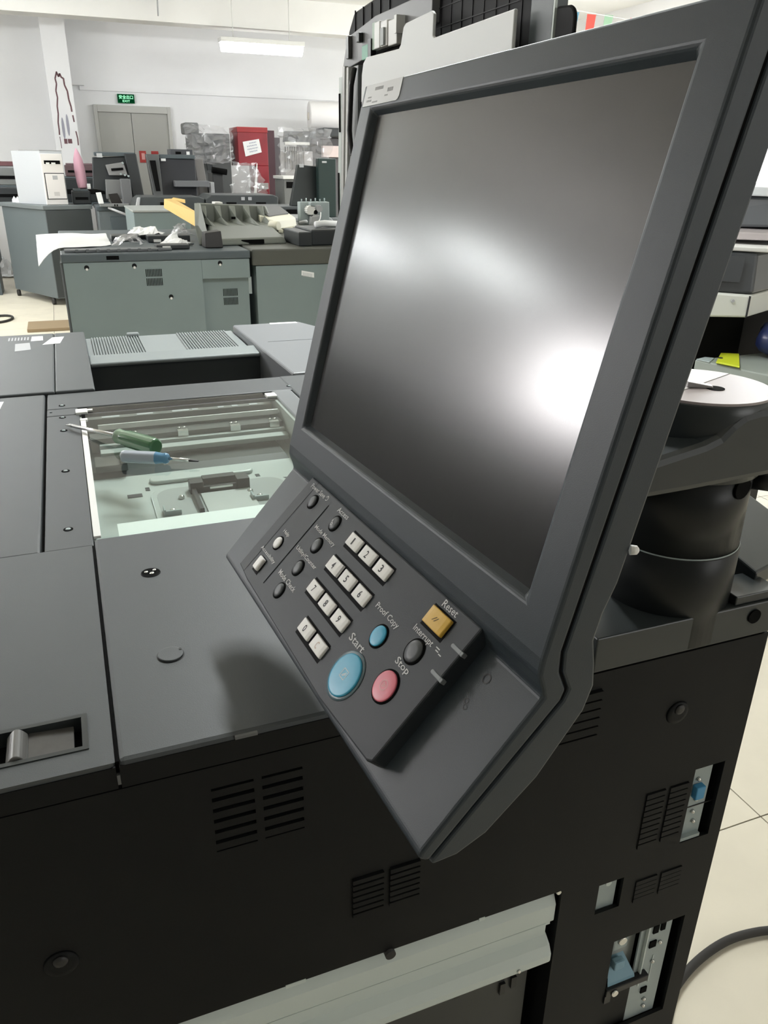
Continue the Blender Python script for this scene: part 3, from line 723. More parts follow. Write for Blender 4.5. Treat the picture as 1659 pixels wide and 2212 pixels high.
g.prism(prof, abn, 0.0, PW); bh = build(g, 'rear_housing', panelm, cp, bevel=0.0018, seg=2, angle=24)
g = G(); prof = [(u, v - 0.003) for u, v in seam[:-1]] + [(u, v + 0.004) for u, v in seam[:-1][::-1]]
g.prism(prof, abn, 0.0012, PW - 0.0012); build(g, 'housing_seam', void, cp)
g = G(); g.box(OA0 + 0.002, OA1 - 0.001, OB0 + 0.002, OB1 - 0.002, OD - 0.0001, OD + 0.002); build(g, 'screen', screenm, cp)
# property sticker on the bezel corner
sk = G(); pts = [(0.0055, 0.0012), (0.0655, 0.0008), (0.0655, 0.0125), (0.0640, 0.0145), (0.0615, 0.0154), (0.0050, 0.0156)]
sk.prism(pts, lambda u, v, a: (u, v, a), -0.0004, 0.00005)
st = build(sk, 'asset_sticker', mat('silver_sticker', (0.72, 0.73, 0.73), 0.4), cp)
g = G()
for x0, x1, y, h in ((0.022, 0.036, 0.0045, 0.0022), (0.012, 0.018, 0.0098, 0.0010), (0.0105, 0.019, 0.0122, 0.0014), (0.021, 0.030, 0.0135, 0.0010), (0.044, 0.053, 0.0070, 0.0026), (0.041, 0.046, 0.0105, 0.0010)):
    k = x0
    while k < x1:
        w = random.uniform(0.0006, 0.0014); g.box(k, min(k + w, x1), y - h / 2, y + h / 2, -0.00048, -0.0004); k += w + 0.0005
o = build(g, 'faded_print', inkgrey, st); o['kind'] = 'stuff'
# keypad block (plate space: A across, V down the plate, H up from it)
def kp(A, V, H): return (A, 0.300 + 0.883 * V - 0.470 * H, 0.0085 - 0.470 * V - 0.883 * H)
KH = 0.010
g = G()
out = [(0.058, -0.0048), (0.0505, 0.086), (0.077, 0.0886), (0.240, 0.0918), (0.3040, 0.0886), (0.3085, 0.086), (0.3112, -0.0052)]
g.prism(out[::-1], lambda u, v, a: kp(u, v, a), -0.006, KH)
kb = build(g, 'keypad', padm, cp, bevel=0.0012, seg=2, angle=40)
g = G()
for a, b in (((0.1062, 0.0030), (0.1010, 0.0790)),):
    L = 0.0006
    g.add([kp(a[0] - L, a[1], KH + 0.00015), kp(a[0] + L, a[1], KH + 0.00015), kp(b[0] + L, b[1], KH + 0.00015), kp(b[0] - L, b[1], KH + 0.00015)], [(0, 1, 2, 3)])
build(g, 'divider_groove', void, kb)
g = G(); L = 0.00025
for a, b in (((0.0725, -0.0046), (0.0645, 0.0868)),):
    g.add([kp(a[0] - L, a[1], KH + 0.00015), kp(a[0] + L, a[1], KH + 0.00015), kp(b[0] + L, b[1], KH + 0.00015), kp(b[0] - L, b[1], KH + 0.00015)], [(0, 1, 2, 3)])
build(g, 'overlay_edge', void, kb)
# legends, printed on the block
LG = {'Power Save': (0.0800, 0.0002, 0.0275, 0.0040), 'Help': (0.0815, 0.0411, 0.0115, 0.0038), 'Accessibility': (0.0795, 0.0630, 0.0320, 0.0040),
      'Access': (0.1297, 0.0000, 0.0185, 0.0040), 'Mode Memory': (0.1285, 0.0212, 0.0370, 0.0042), 'Utility/Counter': (0.1268, 0.0418, 0.0390, 0.0042),
      'Mode Check': (0.1258, 0.0632, 0.0335, 0.0042), 'Proof Copy': (0.2420, 0.0274, 0.0295, 0.0050), 'Start': (0.2356, 0.0518, 0.0195, 0.0052),
      'Reset': (0.2824, -0.0015, 0.0155, 0.0044), 'Interrupt': (0.2785, 0.0202, 0.0215, 0.0050), 'Stop': (0.2805, 0.0405, 0.0150, 0.0056)}
for s_, (a, v, w, h) in LG.items():
    g = G(); text_mesh(s_, w, h, lambda x, y: kp(a + x, v - y, KH + 0.0002), g); build(g, 'legend', legend, kb)
g = G()   # power mark after "Power Save" and the interrupt mark
for k in range(14):
    a0 = math.radians(-60 + 300 * k / 14); a1 = math.radians(-60 + 300 * (k + 1) / 14)
    q = []
    for a_, r in ((a0, 0.0016), (a1, 0.0016), (a1, 0.0021), (a0, 0.0021)): q.append(kp(0.0978 + r * math.sin(a_ + 0.5), 0.0000 + r * math.cos(a_ + 0.5), KH + 0.0002))
    g.add(q, [(0, 1, 2, 3)])
g.add([kp(0.0976, -0.002, KH + 0.0002), kp(0.0980, -0.002, KH + 0.0002), kp(0.0980, 0.0002, KH + 0.0002), kp(0.0976, 0.0002, KH + 0.0002)], [(0, 1, 2, 3)])
build(g, 'power_mark', legend, kb)
g = G()
for x0, x1, v in ((0.2925, 0.2962, 0.0190), (0.2935, 0.2965, 0.0205), (0.2972, 0.3000, 0.0210)):
    g.add([kp(x0, v - 0.0003, KH + 0.0002), kp(x1, v - 0.0003, KH + 0.0002), kp(x1, v + 0.0003, KH + 0.0002), kp(x0, v + 0.0003, KH + 0.0002)], [(0, 1, 2, 3)])
build(g, 'interrupt_mark', legend, kb)
# key trays and number keys
def keymesh(w, h, t, n=6):
    """key with a gently hollowed, rounded top; returns (A,V,H) points"""
    g = G()
    prof = [(-w / 2, 0)] + [(-w / 2 + 0.0004 + (w - 0.0008) * k / n, t - 0.0009 * math.sin(math.pi * k / n) * 0 - 0.0006 * (abs(2 * k / n - 1) ** 4)) for k in range(n + 1)] + [(w / 2, 0)]
    g.prism([(u, v) for u, v in prof], lambda u, v, a: (u, a, v), -h / 2, h / 2)
    return g
def at_key(g0, A, V): 
    g = G(); g.v = [kp(A + x, V + y, KH + z) for x, y, z in g0.v]; g.f = g0.f; g.m = g0.m; g.sm = g0.sm
    return g
for (a0, a1, v0, v1) in ((0.1560, 0.2205, 0.0030, 0.0168), (0.1550, 0.2192, 0.0239, 0.0377), (0.1540, 0.2180, 0.0447, 0.0585), (0.1752, 0.2168, 0.0662, 0.0802)):
    g = G(); g.box(a0, a1, v0, v1, KH - 0.001, KH + 0.00012); g.v = [kp(*p) for p in g.v]; build(g, 'key_tray', mat('tray_dark', (0.004, 0.004, 0.005), 0.7, spec=0.1), kb)
KEYS = {'1': (0.1662, 0.0092), '2': (0.1886, 0.0092), '3': (0.2110, 0.0092), '4': (0.1652, 0.0301), '5': (0.1876, 0.0301), '6': (0.2099, 0.0301),
        '7': (0.1640, 0.0510), '8': (0.1864, 0.0510), '9': (0.2086, 0.0510), '0': (0.1852, 0.0724), 'C': (0.2076, 0.0724)}
for ch, (a, v) in KEYS.items():
    g = at_key(keymesh(0.0188, 0.0094, 0.0024), a, v)
    text_mesh(ch, 0.0030 if ch != '1' else 0.0016, 0.0052, lambda x, y: kp(a - 0.0002 + x, v - y, KH + 0.00252), g, 1)
    o = build(g, 'number_key', [ivory, ink if ch != 'C' else mat('faded_peach_print', (0.75, 0.62, 0.54), 0.6)], kb, bevel=0.0006, seg=2)
g = at_key(keymesh(0.0098, 0.0106, 0.0030), 0.0790, 0.0722); g.box
o = build(g, 'accessibility_key', ivory, kb, bevel=0.0008)
g = G(); g.box(0.0732, 0.0850, 0.0664, 0.0800, KH - 0.001, KH + 0.0001); g.v = [kp(*p) for p in g.v]; build(g, 'key_tray', MATS['tray_dark'], kb)
def round_key(name, A, V, r, t, m_, rim=0.0012, rimmat=None, dome=0.0008):
    g = G(); c = Vector(kp(A, V, KH - 0.0002)); ax = Vector(kp(0, 0, 1)) - Vector(kp(0, 0, 0))
    g.lathe([(r + rim, 0), (r + rim, 0.0006), (r + 0.0003, 0.0006)], c, ax, 32, 1)
    g.lathe([(r, 0.0003), (r, t), (r * 0.92, t + dome * 0.6), (r * 0.5, t + dome), (r * 0.05, t + dome)], c, ax, 32, 0)
    return build(g, name, [m_, rimmat or void], kb)
round_key('power_save_button', 0.0838, 0.0094, 0.0050, 0.0010, roundk)
round_key('help_button', 0.0810, 0.0508, 0.0049, 0.0012, ivory)
for a, v in ((0.1292, 0.0095), (0.1282, 0.0300), (0.1272, 0.0510), (0.1258, 0.0722)): round_key('function_button', a, v, 0.0053, 0.0010, roundk)
round_key('proof_copy_button', 0.2479, 0.0392, 0.0066, 0.0012, cyan, dome=0.0004)
round_key('start_button', 0.2463, 0.0697, 0.0137, 0.0014, cyan, 0.0022, mat('start_rim', (0.12, 0.18, 0.21), 0.3), dome=0.0003)
round_key('stop_button', 0.2800, 0.0550, 0.0092, 0.0013, pink, dome=0.0003)
round_key('interrupt_button', 0.2808, 0.0298, 0.0068, 0.0011, roundk)
g = at_key(keymesh(0.0210, 0.0112, 0.0028), 0.2812, 0.0084)
for dx in (-0.0011, 0.0009):
    g.add([kp(0.2812 + dx + 0.0010, 0.0068, KH + 0.0030), kp(0.2812 + dx + 0.0015, 0.0068, KH + 0.0030), kp(0.2812 + dx - 0.0010, 0.0098, KH + 0.0030), kp(0.2812 + dx - 0.0015, 0.0098, KH + 0.0030)], [(0, 1, 2, 3)], 1)
build(g, 'reset_key', [amber, ink], kb, bevel=0.0006, label='amber reset key')
g = G(); g.box(0.2696, 0.2928, 0.0018, 0.0162, KH - 0.001, KH + 0.0001); g.v = [kp(*p) for p in g.v]; build(g, 'key_tray', MATS['tray_dark'], kb)
def ringmark(A, V, H, r0, r1, m_, name, n=24):
    g = G()
    for k in range(n):
        a0, a1 = 2 * math.pi * k / n, 2 * math.pi * (k + 1) / n
        g.add([kp(A + r * math.cos(a_), V + r * math.sin(a_), H) for a_, r in ((a0, r0), (a1, r0), (a1, r1), (a0, r1))], [(0, 1, 2, 3)])
    return g
def line(g, p, q, w, H, m=0):
    d = Vector((q[0] - p[0], q[1] - p[1])); n_ = Vector((-d.y, d.x)).normalized() * w / 2
    g.add([kp(p[0] + n_.x, p[1] + n_.y, H), kp(q[0] + n_.x, q[1] + n_.y, H), kp(q[0] - n_.x, q[1] - n_.y, H), kp(p[0] - n_.x, p[1] - n_.y, H)], [(0, 1, 2, 3)], m)
HS = KH + 0.0014 + 0.0002
g = G(); c = (0.2460, 0.0695); e = 0.0028
for p, q in (((-e, -e), (e, -e)), ((e, -e), (e, e)), ((e, e), (-e, e)), ((-e, e), (-e, -e)), ((-e * 0.55, e * 0.55), (e * 0.55, -e * 0.55)), ((-e * 0.2, e * 0.6), (e * 0.6, -e * 0.2))):
    line(g, (c[0] + p[0], c[1] + p[1]), (c[0] + q[0], c[1] + q[1]), 0.0005, HS)
build(g, 'start_mark', mat('pale_print', (0.75, 0.85, 0.88), 0.5), kb)
HT = KH + 0.0013 + 0.0002
g = ringmark(0.2797, 0.0548, HT, 0.0027, 0.0032, pinklt, 'stop_mark')
for p, q in (((-0.0012, -0.0014), (-0.0012, 0.0014)), ((-0.0012, 0.0014), (0.0014, 0)), ((0.0014, 0), (-0.0012, -0.0014)), ((-0.0002, 0.001), (-0.0002, -0.001))):
    line(g, (0.2797 + p[0], 0.0548 + p[1]), (0.2797 + q[0], 0.0548 + q[1]), 0.0004, HT)
build(g, 'stop_mark', pinklt, kb)
g = ringmark(0.1300, 0.0110, KH + 0.0028, 0.0007, 0.0013, legend, 'access_mark', 14)
line(g, (0.1290, 0.0104), (0.1266, 0.0088), 0.0005, KH + 0.0020); line(g, (0.1266, 0.0088), (0.1271, 0.0078), 0.0005, KH + 0.0020); line(g, (0.1273, 0.0093), (0.1278, 0.0084), 0.0005, KH + 0.0020)
build(g, 'access_mark', legend, kb)
for v in (0.0122, 0.0297):   # indicator windows wrapping over the right edge
    g = G(); w = 0.0013
    n = 8
    pts = [(0.3020 - w * math.sin(math.pi * k / n), v - w * math.cos(math.pi * k / n)) for k in range(n + 1)] + [(0.3105, v + w), (0.3105, v - w)]
    g.prism(pts, lambda u, v_, a: kp(u, v_, a), KH - 0.0005, KH + 0.0005)
    g.box(0.3095, 0.3118, v - w, v + w, KH - 0.0040, KH + 0.0003) if False else None
    o2 = len(g.v); g.box(0.3090, 0.3122, v - w, v + w, KH - 0.0030, KH + 0.0004)
    for i in range(o2, len(g.v)): g.v[i] = kp(*g.v[i])
    build(g, 'indicator', ledm, kb, bevel=0.0004)
# faint moulded marks on the plate beside the keypad
for A, V in ((0.3260, 0.0135),):
    g = ringmark(A, V, 0.0003, 0.0022, 0.0028, ink, 'moulded_mark', 16); build(g, 'moulded_mark', black, cp)
g = G(); text_mesh('12', 0.006, 0.005, lambda x, y: kp(0.3255 + x, 0.0305 - y, 0.0003), g) if False else None
g = ringmark(0.3245, 0.0290, 0.0003, 0.0012, 0.0016, ink, 'm', 10); g2 = ringmark(0.3262, 0.0318, 0.0003, 0.0012, 0.0016, ink, 'm', 10)
build(g, 'moulded_mark', black, cp); build(g2, 'moulded_mark', black, cp)

# column, bracket and cap: given in room coordinates, turned into panel space
PINV = cp.matrix_world.inverted()
def topanel(g):
    g.v = [tuple(PINV @ Vector(v)) for v in g.v]; return g
CX, CY = 0.480, 0.503
colm = mat('near_black_column', (0.014, 0.016, 0.0165), 0.36, spec=0.3)
g = G(); g.lathe([(0.0575, 1.063), (0.0575, 1.1495), (0.0565, 1.1505)], (CX, CY, 0), (0, 0, 1), 64); build(g, 'column_foot', colm, mc)
g = G(); g.lathe([(0.0560, 1.150), (0.0560, 1.236)], (CX, CY, 0), (0, 0, 1), 64); build(g, 'column', colm, mc)
g = G(); g.lathe([(0.0564, 1.1492), (0.0568, 1.1504), (0.0564, 1.1514)], (CX, CY, 0), (0, 0, 1), 64, cap=False); build(g, 'column_ring', zinc, mc)
# cap: head that flares from the disc to the bracket
g = G(); g.lathe([(0.0600, 1.220), (0.0610, 1.262), (0.0602, 1.276), (0.0592, 1.2835), (0.0585, 1.2845)], (CX, CY, 0), (0, 0, 1), 64); build(topanel(g), 'swivel_head', glossk, cp)
g = G()
n = 40
seamdir = Vector((math.cos(math.radians(22.4)), math.sin(math.radians(22.4))))
ptsA = [(CX + 0.0578 * math.cos(math.radians(22.4 + 180 * k / n)), CY + 0.0578 * math.sin(math.radians(22.4 + 180 * k / n))) for k in range(n + 1)]
ptsB = [(CX + 0.0578 * math.cos(math.radians(202.4 + 180 * k / n)), CY + 0.0578 * math.sin(math.radians(202.4 + 180 * k / n))) for k in range(n + 1)]
ox, oy = -0.0006 * math.sin(math.radians(22.4)), 0.0006 * math.cos(math.radians(22.4))
g.prism([(x + ox, y + oy) for x, y in ptsA], lambda u, v, a: (u, v, a), 1.2840, 1.2868)
dk = build(topanel(g), 'cap_half', disc_white, cp)
g = G(); g.prism([(x - ox, y - oy) for x, y in ptsB], lambda u, v, a: (u, v, a), 1.2840, 1.2866); build(topanel(g), 'cap_half', disc_pink, cp)
g = G(); g.lathe([(0.0075, 1.2866), (0.0075, 1.2871)], (0.4845, 0.4890, 0), (0, 0, 1), 20); build(topanel(g), 'cap_hole', void, dk)
g = G(); g.hexa([(0.4630, 0.4975, 1.287), (0.4820, 0.4880, 1.287), (0.4870, 0.4950, 1.287), (0.4680, 0.5080, 1.287),
                 (0.4640, 0.4985, 1.2915), (0.4815, 0.4890, 1.2885), (0.4860, 0.4945, 1.2885), (0.4685, 0.5070, 1.2915)])
build(topanel(g), 'cap_tab', mat('cap_tab_grey', (0.3, 0.28, 0.28), 0.3), dk, bevel=0.002)
# bracket arm between the head and the panel
BF = CY - 0.0615
g = G()
pr = [(0.377, 1.219), (0.430, 1.220), (0.540, 1.224), (0.541, 1.281), (0.490, 1.2815), (0.474, 1.279), (0.463, 1.272), (0.453, 1.263), (0.440, 1.2585), (0.377, 1.2475)]
g.prism(pr, lambda u, v, a: (u, a, v), BF, CY + 0.05)
build(topanel(g), 'bracket_arm', glossk, cp, bevel=0.006, seg=2, angle=50)
g = G(); g.box(0.262, 0.40, CY - 0.045, CY + 0.045, 1.205, 1.250); build(topanel(g), 'tilt_hinge', black, cp, bevel=0.003)
g = G(); g.lathe([(0.010, 0), (0.0095, 0.001)], (CX + 0.012, CY - 0.0555, 1.213), (0.2, -1, 0), 16); build(g, 'column_slot', void, mc)
g = G(); g.cyl((CX + 0.049, CY - 0.028, 1.206), (CX + 0.066, CY - 0.044, 1.206), 0.0085, n=16); g.cyl((CX + 0.066, CY - 0.044, 1.206), (CX + 0.069, CY - 0.047, 1.206), 0.0105, n=16)
build(g, 'thumb_screw', black, mc)
g = G(); g.lathe([(0.0025, 0), (0.0022, 0.003), (0.001, 0.004)], (0.2245, 0.2595, 1.290), (0.9, -0.4, 0), 10); build(topanel(g), 'rubber_bumper', ivory, cp)

# ------------------------------------------------------------------ raised document feeder behind the panel
AX = 0.44
df_ = thing('document_feeder', 'raised black document feeder with white pad and exposed metal rails behind the panel', 'document feeder', (0.50, 1.05, ZT))
yz = lambda u, v, a: (a, u, v)
g = G(); g.prism([(0.757, 1.10), (1.385, 1.10), (1.350, 1.56), (1.325, 1.640), (1.300, 1.662), (1.200, 1.668), (1.185, 1.675), (1.165, 1.670), (0.757, 1.645)], yz, AX + 0.012, AX + 0.030)
sh = build(g, 'feeder_shell', feederblack, df_, bevel=0.006, seg=3)
for k in range(5):   # cooling ribs along the top edge and grid on the inner face
    y = 1.29 - 0.035 * k
    build(G().box(y - 0.0008, y + 0.0008, AX + 0.008, AX + 0.0125, 1.60, 1.66) if False else G().box(AX + 0.0105, AX + 0.0125, y - 0.0005, y + 0.0005, 1.60, 1.662), 'shell_rib', MATS['rib_grey'], sh)
for k in range(9):
    y = 0.795 + 0.027 * k
    build(G().box(AX + 0.0112, AX + 0.0125, y - 0.0004, y + 0.0004, 1.46, 1.645), 'shell_rib', MATS['rib_grey'], sh)
for z in (1.602, 1.622):
    build(G().box(AX + 0.0112, AX + 0.0125, 0.765, 1.02, z - 0.0006, z + 0.0006), 'shell_rib', MATS['rib_grey'], sh)
for k in range(14):
    y = 1.155 - 0.0125 * k
    build(G().box(AX + 0.008, AX + 0.028, y - 0.0025, y + 0.0025, 1.664 - 0.0016 * k, 1.669 - 0.0016 * k), 'top_rib', feederblack, sh)
g = G(); g.prism([(1.155, 1.598), (1.325, 1.585), (1.300, 1.628), (1.18, 1.640), (0.99, 1.640), (0.99, 1.608), (1.155, 1.598)][:6], yz, AX + 0.002, AX + 0.013)
mp = build(g, 'mechanism_plate', mat('mechanism_grey', (0.20, 0.20, 0.205), 0.45), df_, bevel=0.001)
build(G().box(AX - 0.004, AX + 0.002, 1.278, 1.290, 1.598, 1.628), 'hinge_pin', greytray, mp, bevel=0.001)
build(G().box(AX - 0.005, AX + 0.002, 1.228, 1.240, 1.614, 1.626), 'bracket_foot', black, mp, bevel=0.001)
build(G().box(AX - 0.006, AX + 0.002, 1.188, 1.213, 1.589, 1.607), 'mint_connector', mint, mp, bevel=0.001)
build(G().box(AX - 0.006, AX + 0.002, 1.176, 1.188, 1.589, 1.612), 'connector_shadow', black, mp)
g = G(); g.box(AX - 0.004, AX + 0.002, 1.163, 1.176, 1.598, 1.630); build(g, 'pale_green_strip', mat('pale_green', (0.45, 0.58, 0.47), 0.5), mp)
for y0, y1, z0, z1 in ((1.140, 1.160, 1.597, 1.6285), (1.112, 1.136, 1.597, 1.6265), (1.078, 1.108, 1.595, 1.624)):
    build(G().box(AX - 0.007, AX + 0.002, y0, y1, z0, z1), 'white_block', white, mp, bevel=0.001)
build(G().box(AX - 0.010, AX - 0.007, 1.118, 1.130, 1.598, 1.618), 'block_window', mat('block_grey', (0.42, 0.45, 0.44), 0.5), mp)
build(G().box(AX - 0.010, AX + 0.002, 1.072, 1.080, 1.606, 1.626), 'white_tab', white, mp)
# vertical rails at the far edge
x0r = AX - 0.004
def rail(y0, y1, z1, m_, name='feeder_rail', dx=0.0, z0=1.12):
    # the rails follow the slanting far edge of the feeder
    s_ = 0.0
    build(G().hexa([(AX + dx, y0 + 0.030, z0), (AX + 0.013, y0 + 0.030, z0), (AX + 0.013, y1 + 0.030, z0), (AX + dx, y1 + 0.030, z0),
                    (AX + dx, y0, z1), (AX + 0.013, y0, z1), (AX + 0.013, y1, z1), (AX + dx, y1, z1)]), name, m_, df_, bevel=0.001)
rail(1.320, 1.336, 1.578, railm)
rail(1.308, 1.318, 1.585, black, dx=0.004)
rail(1.296, 1.307, 1.590, mat('pale_rail', (0.62, 0.62, 0.60), 0.35), dx=-0.004)
rail(1.284, 1.294, 1.588, white, dx=-0.002)
rail(1.262, 1.281, 1.580, glossk, dx=0.001)
rail(1.236, 1.258, 1.586, mat('mid_rail', (0.26, 0.27, 0.28), 0.4), dx=-0.003)
for z0_, z1_ in ((1.50, 1.555), (1.36, 1.44), (1.22, 1.30)):
    build(G().box(AX - 0.0012, AX + 0.001, 1.330 + (1.55 - z0_) * 0.06 - 0.004, 1.330 + (1.55 - z0_) * 0.06 + 0.002, z0_, z1_), 'rail_slot', void, df_)
g = G(); g.tube([(AX - 0.008, 1.238, 1.582), (AX - 0.010, 1.247, 1.56), (AX - 0.010, 1.257, 1.50), (AX - 0.008, 1.252, 1.466), (AX - 0.008, 1.240, 1.468)], 0.004, 8); build(g, 'cable_loop', black, df_)
# white pad, curled up at the top with its cut-out
g = G()
pad = [(0.788, 1.12), (1.262, 1.12), (1.236, 1.40), (1.224, 1.572), (1.218, 1.586), (1.205, 1.5925), (1.082, 1.590), (1.076, 1.594), (1.068, 1.612), (1.060, 1.6155), (0.982, 1.618), (0.976, 1.614), (0.977, 1.592), (0.973, 1.5895), (0.785, 1.592)]
K_ = 0.424 / 0.44
g.prism([(y * K_, 1.45 + (z - 1.45) * K_) for y, z in pad], yz, AX - 0.018, AX - 0.014)
build(g, 'white_pad', mat('white_pad_sheet', (0.90, 0.92, 0.92), 0.5), df_, bevel=0.001)
for z in (1.53, 1.498):
    build(G().box(AX - 0.0190, AX - 0.0178, 1.179, 1.183, z - 0.004, z + 0.004), 'pad_hole', void, df_)
g = G(); g.box(AX - 0.001, AX + 0.014, 0.7150, 0.757, 1.10, 1.70); build(g, 'side_frame', mat('slate_frame', (0.07, 0.085, 0.088), 0.4), df_, bevel=0.002)
build(G().box(AX - 0.0015, AX + 0.001, 0.7130, 0.7155, 1.10, 1.70), 'edge_trim', railm, df_)
g = G(); n = 12
pr = [(0.7125, 1.50), (0.7125, 1.5835)] + [(0.694 - 0.012 * math.sin(math.radians(90 * k / 8)), 1.570 + 0.012 * math.cos(math.radians(90 * k / 8))) for k in range(9)] + [(0.682, 1.50)]
g.prism(pr, yz, AX + 0.0, AX + 0.004)
build(g, 'rounded_hinge_cover', feederblack, df_, bevel=0.002)

# ------------------------------------------------------------------ screwdrivers lying on the glass
def screwdriver(name, label, p_tip, p_neck, p_end, r, mats, tipflat, facets=10, collar=None):
    s = thing(name, label, 'screwdriver', tuple((Vector(p_neck) + Vector(p_end)) / 2 - Vector((0, 0, r))), None)
    tip, neck, end = Vector(p_tip), Vector(p_neck), Vector(p_end)
    d = (end - neck).normalized()
    g = G(); rs = 0.0028 if tipflat else 0.0022
    g.cyl(neck + d * 0.004, tip + (neck - tip).normalized() * 0.012, rs, n=12)
    t2 = tip + (neck - tip).normalized() * 0.013
    side = Vector((-d.y, d.x, 0)).normalized(); up = Vector((0, 0, 1))
    w = 0.004 if tipflat else 0.0012
    g.hexa([t2 - side * rs - up * rs * 0.6, t2 + side * rs - up * rs * 0.6, t2 + side * rs + up * rs * 0.6, t2 - side * rs + up * rs * 0.6,
            tip - side * w - up * 0.0006, tip + side * w - up * 0.0006, tip + side * w + up * 0.0006, tip - side * w + up * 0.0006], 0 if tipflat else 1)
    build(g, 'shaft', [steel, black], s)
    L = (end - neck).length
    # fluted handle: star section swept, with a rounded neck and end
    t = d.orthogonal().normalized(); b = d.cross(t); n = facets * 4
    prof = [(0.0, 0.55), (0.02, 0.75), (0.07, 0.9), (0.12, 0.82), (0.2, 0.9), (0.28, 1.0), (0.93, 1.0), (0.98, 0.9), (1.0, 0.7)]
    g = G(); vs = []; fs = []
    for h, k in prof:
        for i in range(n):
            a = 2 * math.pi * i / n
            rr = r * k * (1 - (0.10 * (0.5 + 0.5 * math.cos(a * facets)) if 0.15 < h < 0.96 else 0.0))
            vs.append(neck + d * L * h + (t * math.cos(a) + b * math.sin(a)) * rr)
    for j in range(len(prof) - 1):
        for i in range(n): fs.append((j * n + i, j * n + (i + 1) % n, (j + 1) * n + (i + 1) % n, (j + 1) * n + i))
    for f, (h, k) in zip(range(len(fs)), [p for p in prof[:-1] for _ in range(n)]): pass
    g.add(vs, fs, 0, True)
    g.f.append(list(range(n))[::-1]); g.m.append(0); g.sm.append(False)
    g.f.append([(len(prof) - 1) * n + i for i in range(n)]); g.m.append(0); g.sm.append(False)
    # material per band
    for fi in range(len(fs)):
        j = fi // n; h = (prof[j][0] + prof[j + 1][0]) / 2
        g.m[fi] = collar(h, fi % n, n)
    g.m[-1] = collar(1.0, 0, n); g.m[-2] = collar(0.0, 0, n)
    build(g, 'handle', mats, s)
    return s
hz = ZT + 0.0125
screwdriver('flathead_screwdriver', 'flathead screwdriver with a thick green translucent handle lying on the platen glass', (-0.031, 1.229, ZT + 0.0045), (0.034, 1.128, ZT + 0.0118), (0.0815, 1.056, ZT + 0.0128), 0.0122,
            [greenedge, greenglass], True, 8, lambda h, i, n: 1 if (h > 0.97 or (0.24 < h and (i * 8 // n) % 2 == 0)) else 0)
screwdriver('small_screwdriver', 'small screwdriver with a clear handle and pale blue collar in front of the green one', (0.1285, 0.998, ZT + 0.0068), (0.0925, 1.0165, ZT + 0.0085), (0.0345, 1.045, ZT + 0.0088), 0.0084,
            [clearhandle, bluehandle], False, 6, lambda h, i, n: 1 if h < 0.25 else 0)

# ------------------------------------------------------------------ cable on the floor at the right
cab = [(0.80, 0.60, 0.011), (0.84, 0.68, 0.011), (0.885, 0.722, 0.011), (0.945, 0.750, 0.011), (1.008, 0.768, 0.011), (1.07, 0.777, 0.011), (1.12, 0.775, 0.011), (1.18, 0.764, 0.011), (1.30, 0.72, 0.011), (1.5, 0.66, 0.011)]
def smooth_path(P, it=2):
    P = [Vector(p) for p in P]
    for _ in range(it):
        Q = [P[0]]
        for a, b_ in zip(P[:-1], P[1:]): Q += [a * 0.75 + b_ * 0.25, a * 0.25 + b_ * 0.75]
        P = Q + [P[-1]]
    return P
solo(G().tube(smooth_path(cab), 0.0085, 10), 'power_cable', rubber, 'thick black power cable curving over beige floor tiles beside the copier', 'cable', (1.0, 0.75, 0.0))

# ------------------------------------------------------------------ machines and clutter behind
def slats(parent, x0, x1, z0, z1, y, n, rows=2, m_=void):
    for r in range(rows):
        za = z0 + (z1 - z0) * r / rows + 0.004; zb = z0 + (z1 - z0) * (r + 1) / rows - 0.004
        w = (x1 - x0) / n
        for k in range(n):
            build(G().box(x0 + k * w, x0 + k * w + w * 0.5, y - 0.0012, y + 0.002, za, zb), 'vent_slot', m_, parent)

# grey unit with vents right behind the copier
m2 = thing('finisher_cabinet', 'grey-green printer cabinet with dark top trim and two slotted vents behind the copier', 'cabinet', (0.45, 5.3, 0))
Y2 = 4.3
g = G(); g.box(-0.015, 0.655, Y2, 5.8, 0.06, 0.996); g.box(0.6552, 0.905, Y2 + 0.035, 5.8, 0.06, 0.897); build(g, 'cabinet_body', bggrey, m2)
g = G(); g.box(0.6552, 0.908, Y2 - 0.002, 5.8, 0.899, 0.996); build(g, 'overhang_panel', bggrey, m2, bevel=0.003)
build(G().box(-0.022, 0.912, Y2 - 0.008, 5.85, 0.998, 1.038), 'top_trim', bgtrim, m2, bevel=0.006)
build(G().box(-0.028, -0.015, Y2 + 0.02, 5.8, 0.06, 0.996), 'side_cover', bggrey2, m2, bevel=0.002)
slats(m2, 0.372, 0.455, 0.871, 0.961, Y2, 11); slats(m2, 0.765, 0.845, 0.752, 0.845, Y2 + 0.035, 11)
for x, z in ((0.092, 0.972), (0.320, 0.975), (0.487, 0.816), (0.752, 0.977)):
    yy = Y2 - (0.002 if x > 0.655 else 0)
    g = G(); g.lathe([(0.012, 0), (0.010, 0.002)], (x, yy, z), (0, -1, 0), 14, 0); g.lathe([(0.007, 0.002), (0.005, 0.005)], (x, yy, z - 0.008), (0, -1, 0), 10, 1)
    build(g, 'screw_seat', [body, white], m2)
build(G().box(0.19, 0.25, Y2 - 0.0095, Y2 - 0.006, 1.008, 1.026), 'trim_slot', void, m2)
for x in (0.04, 0.86):
    for y in (4.4, 5.7): build(G().cyl((x - 0.015, y, 0.03), (x + 0.015, y, 0.03), 0.03, n=14), 'caster', rubber, m2)
m3 = thing('printer_cabinet', 'grey printer cabinet with olive-dark upper band, right of the vented cabinet', 'cabinet', (1.6, 5.3, 0))
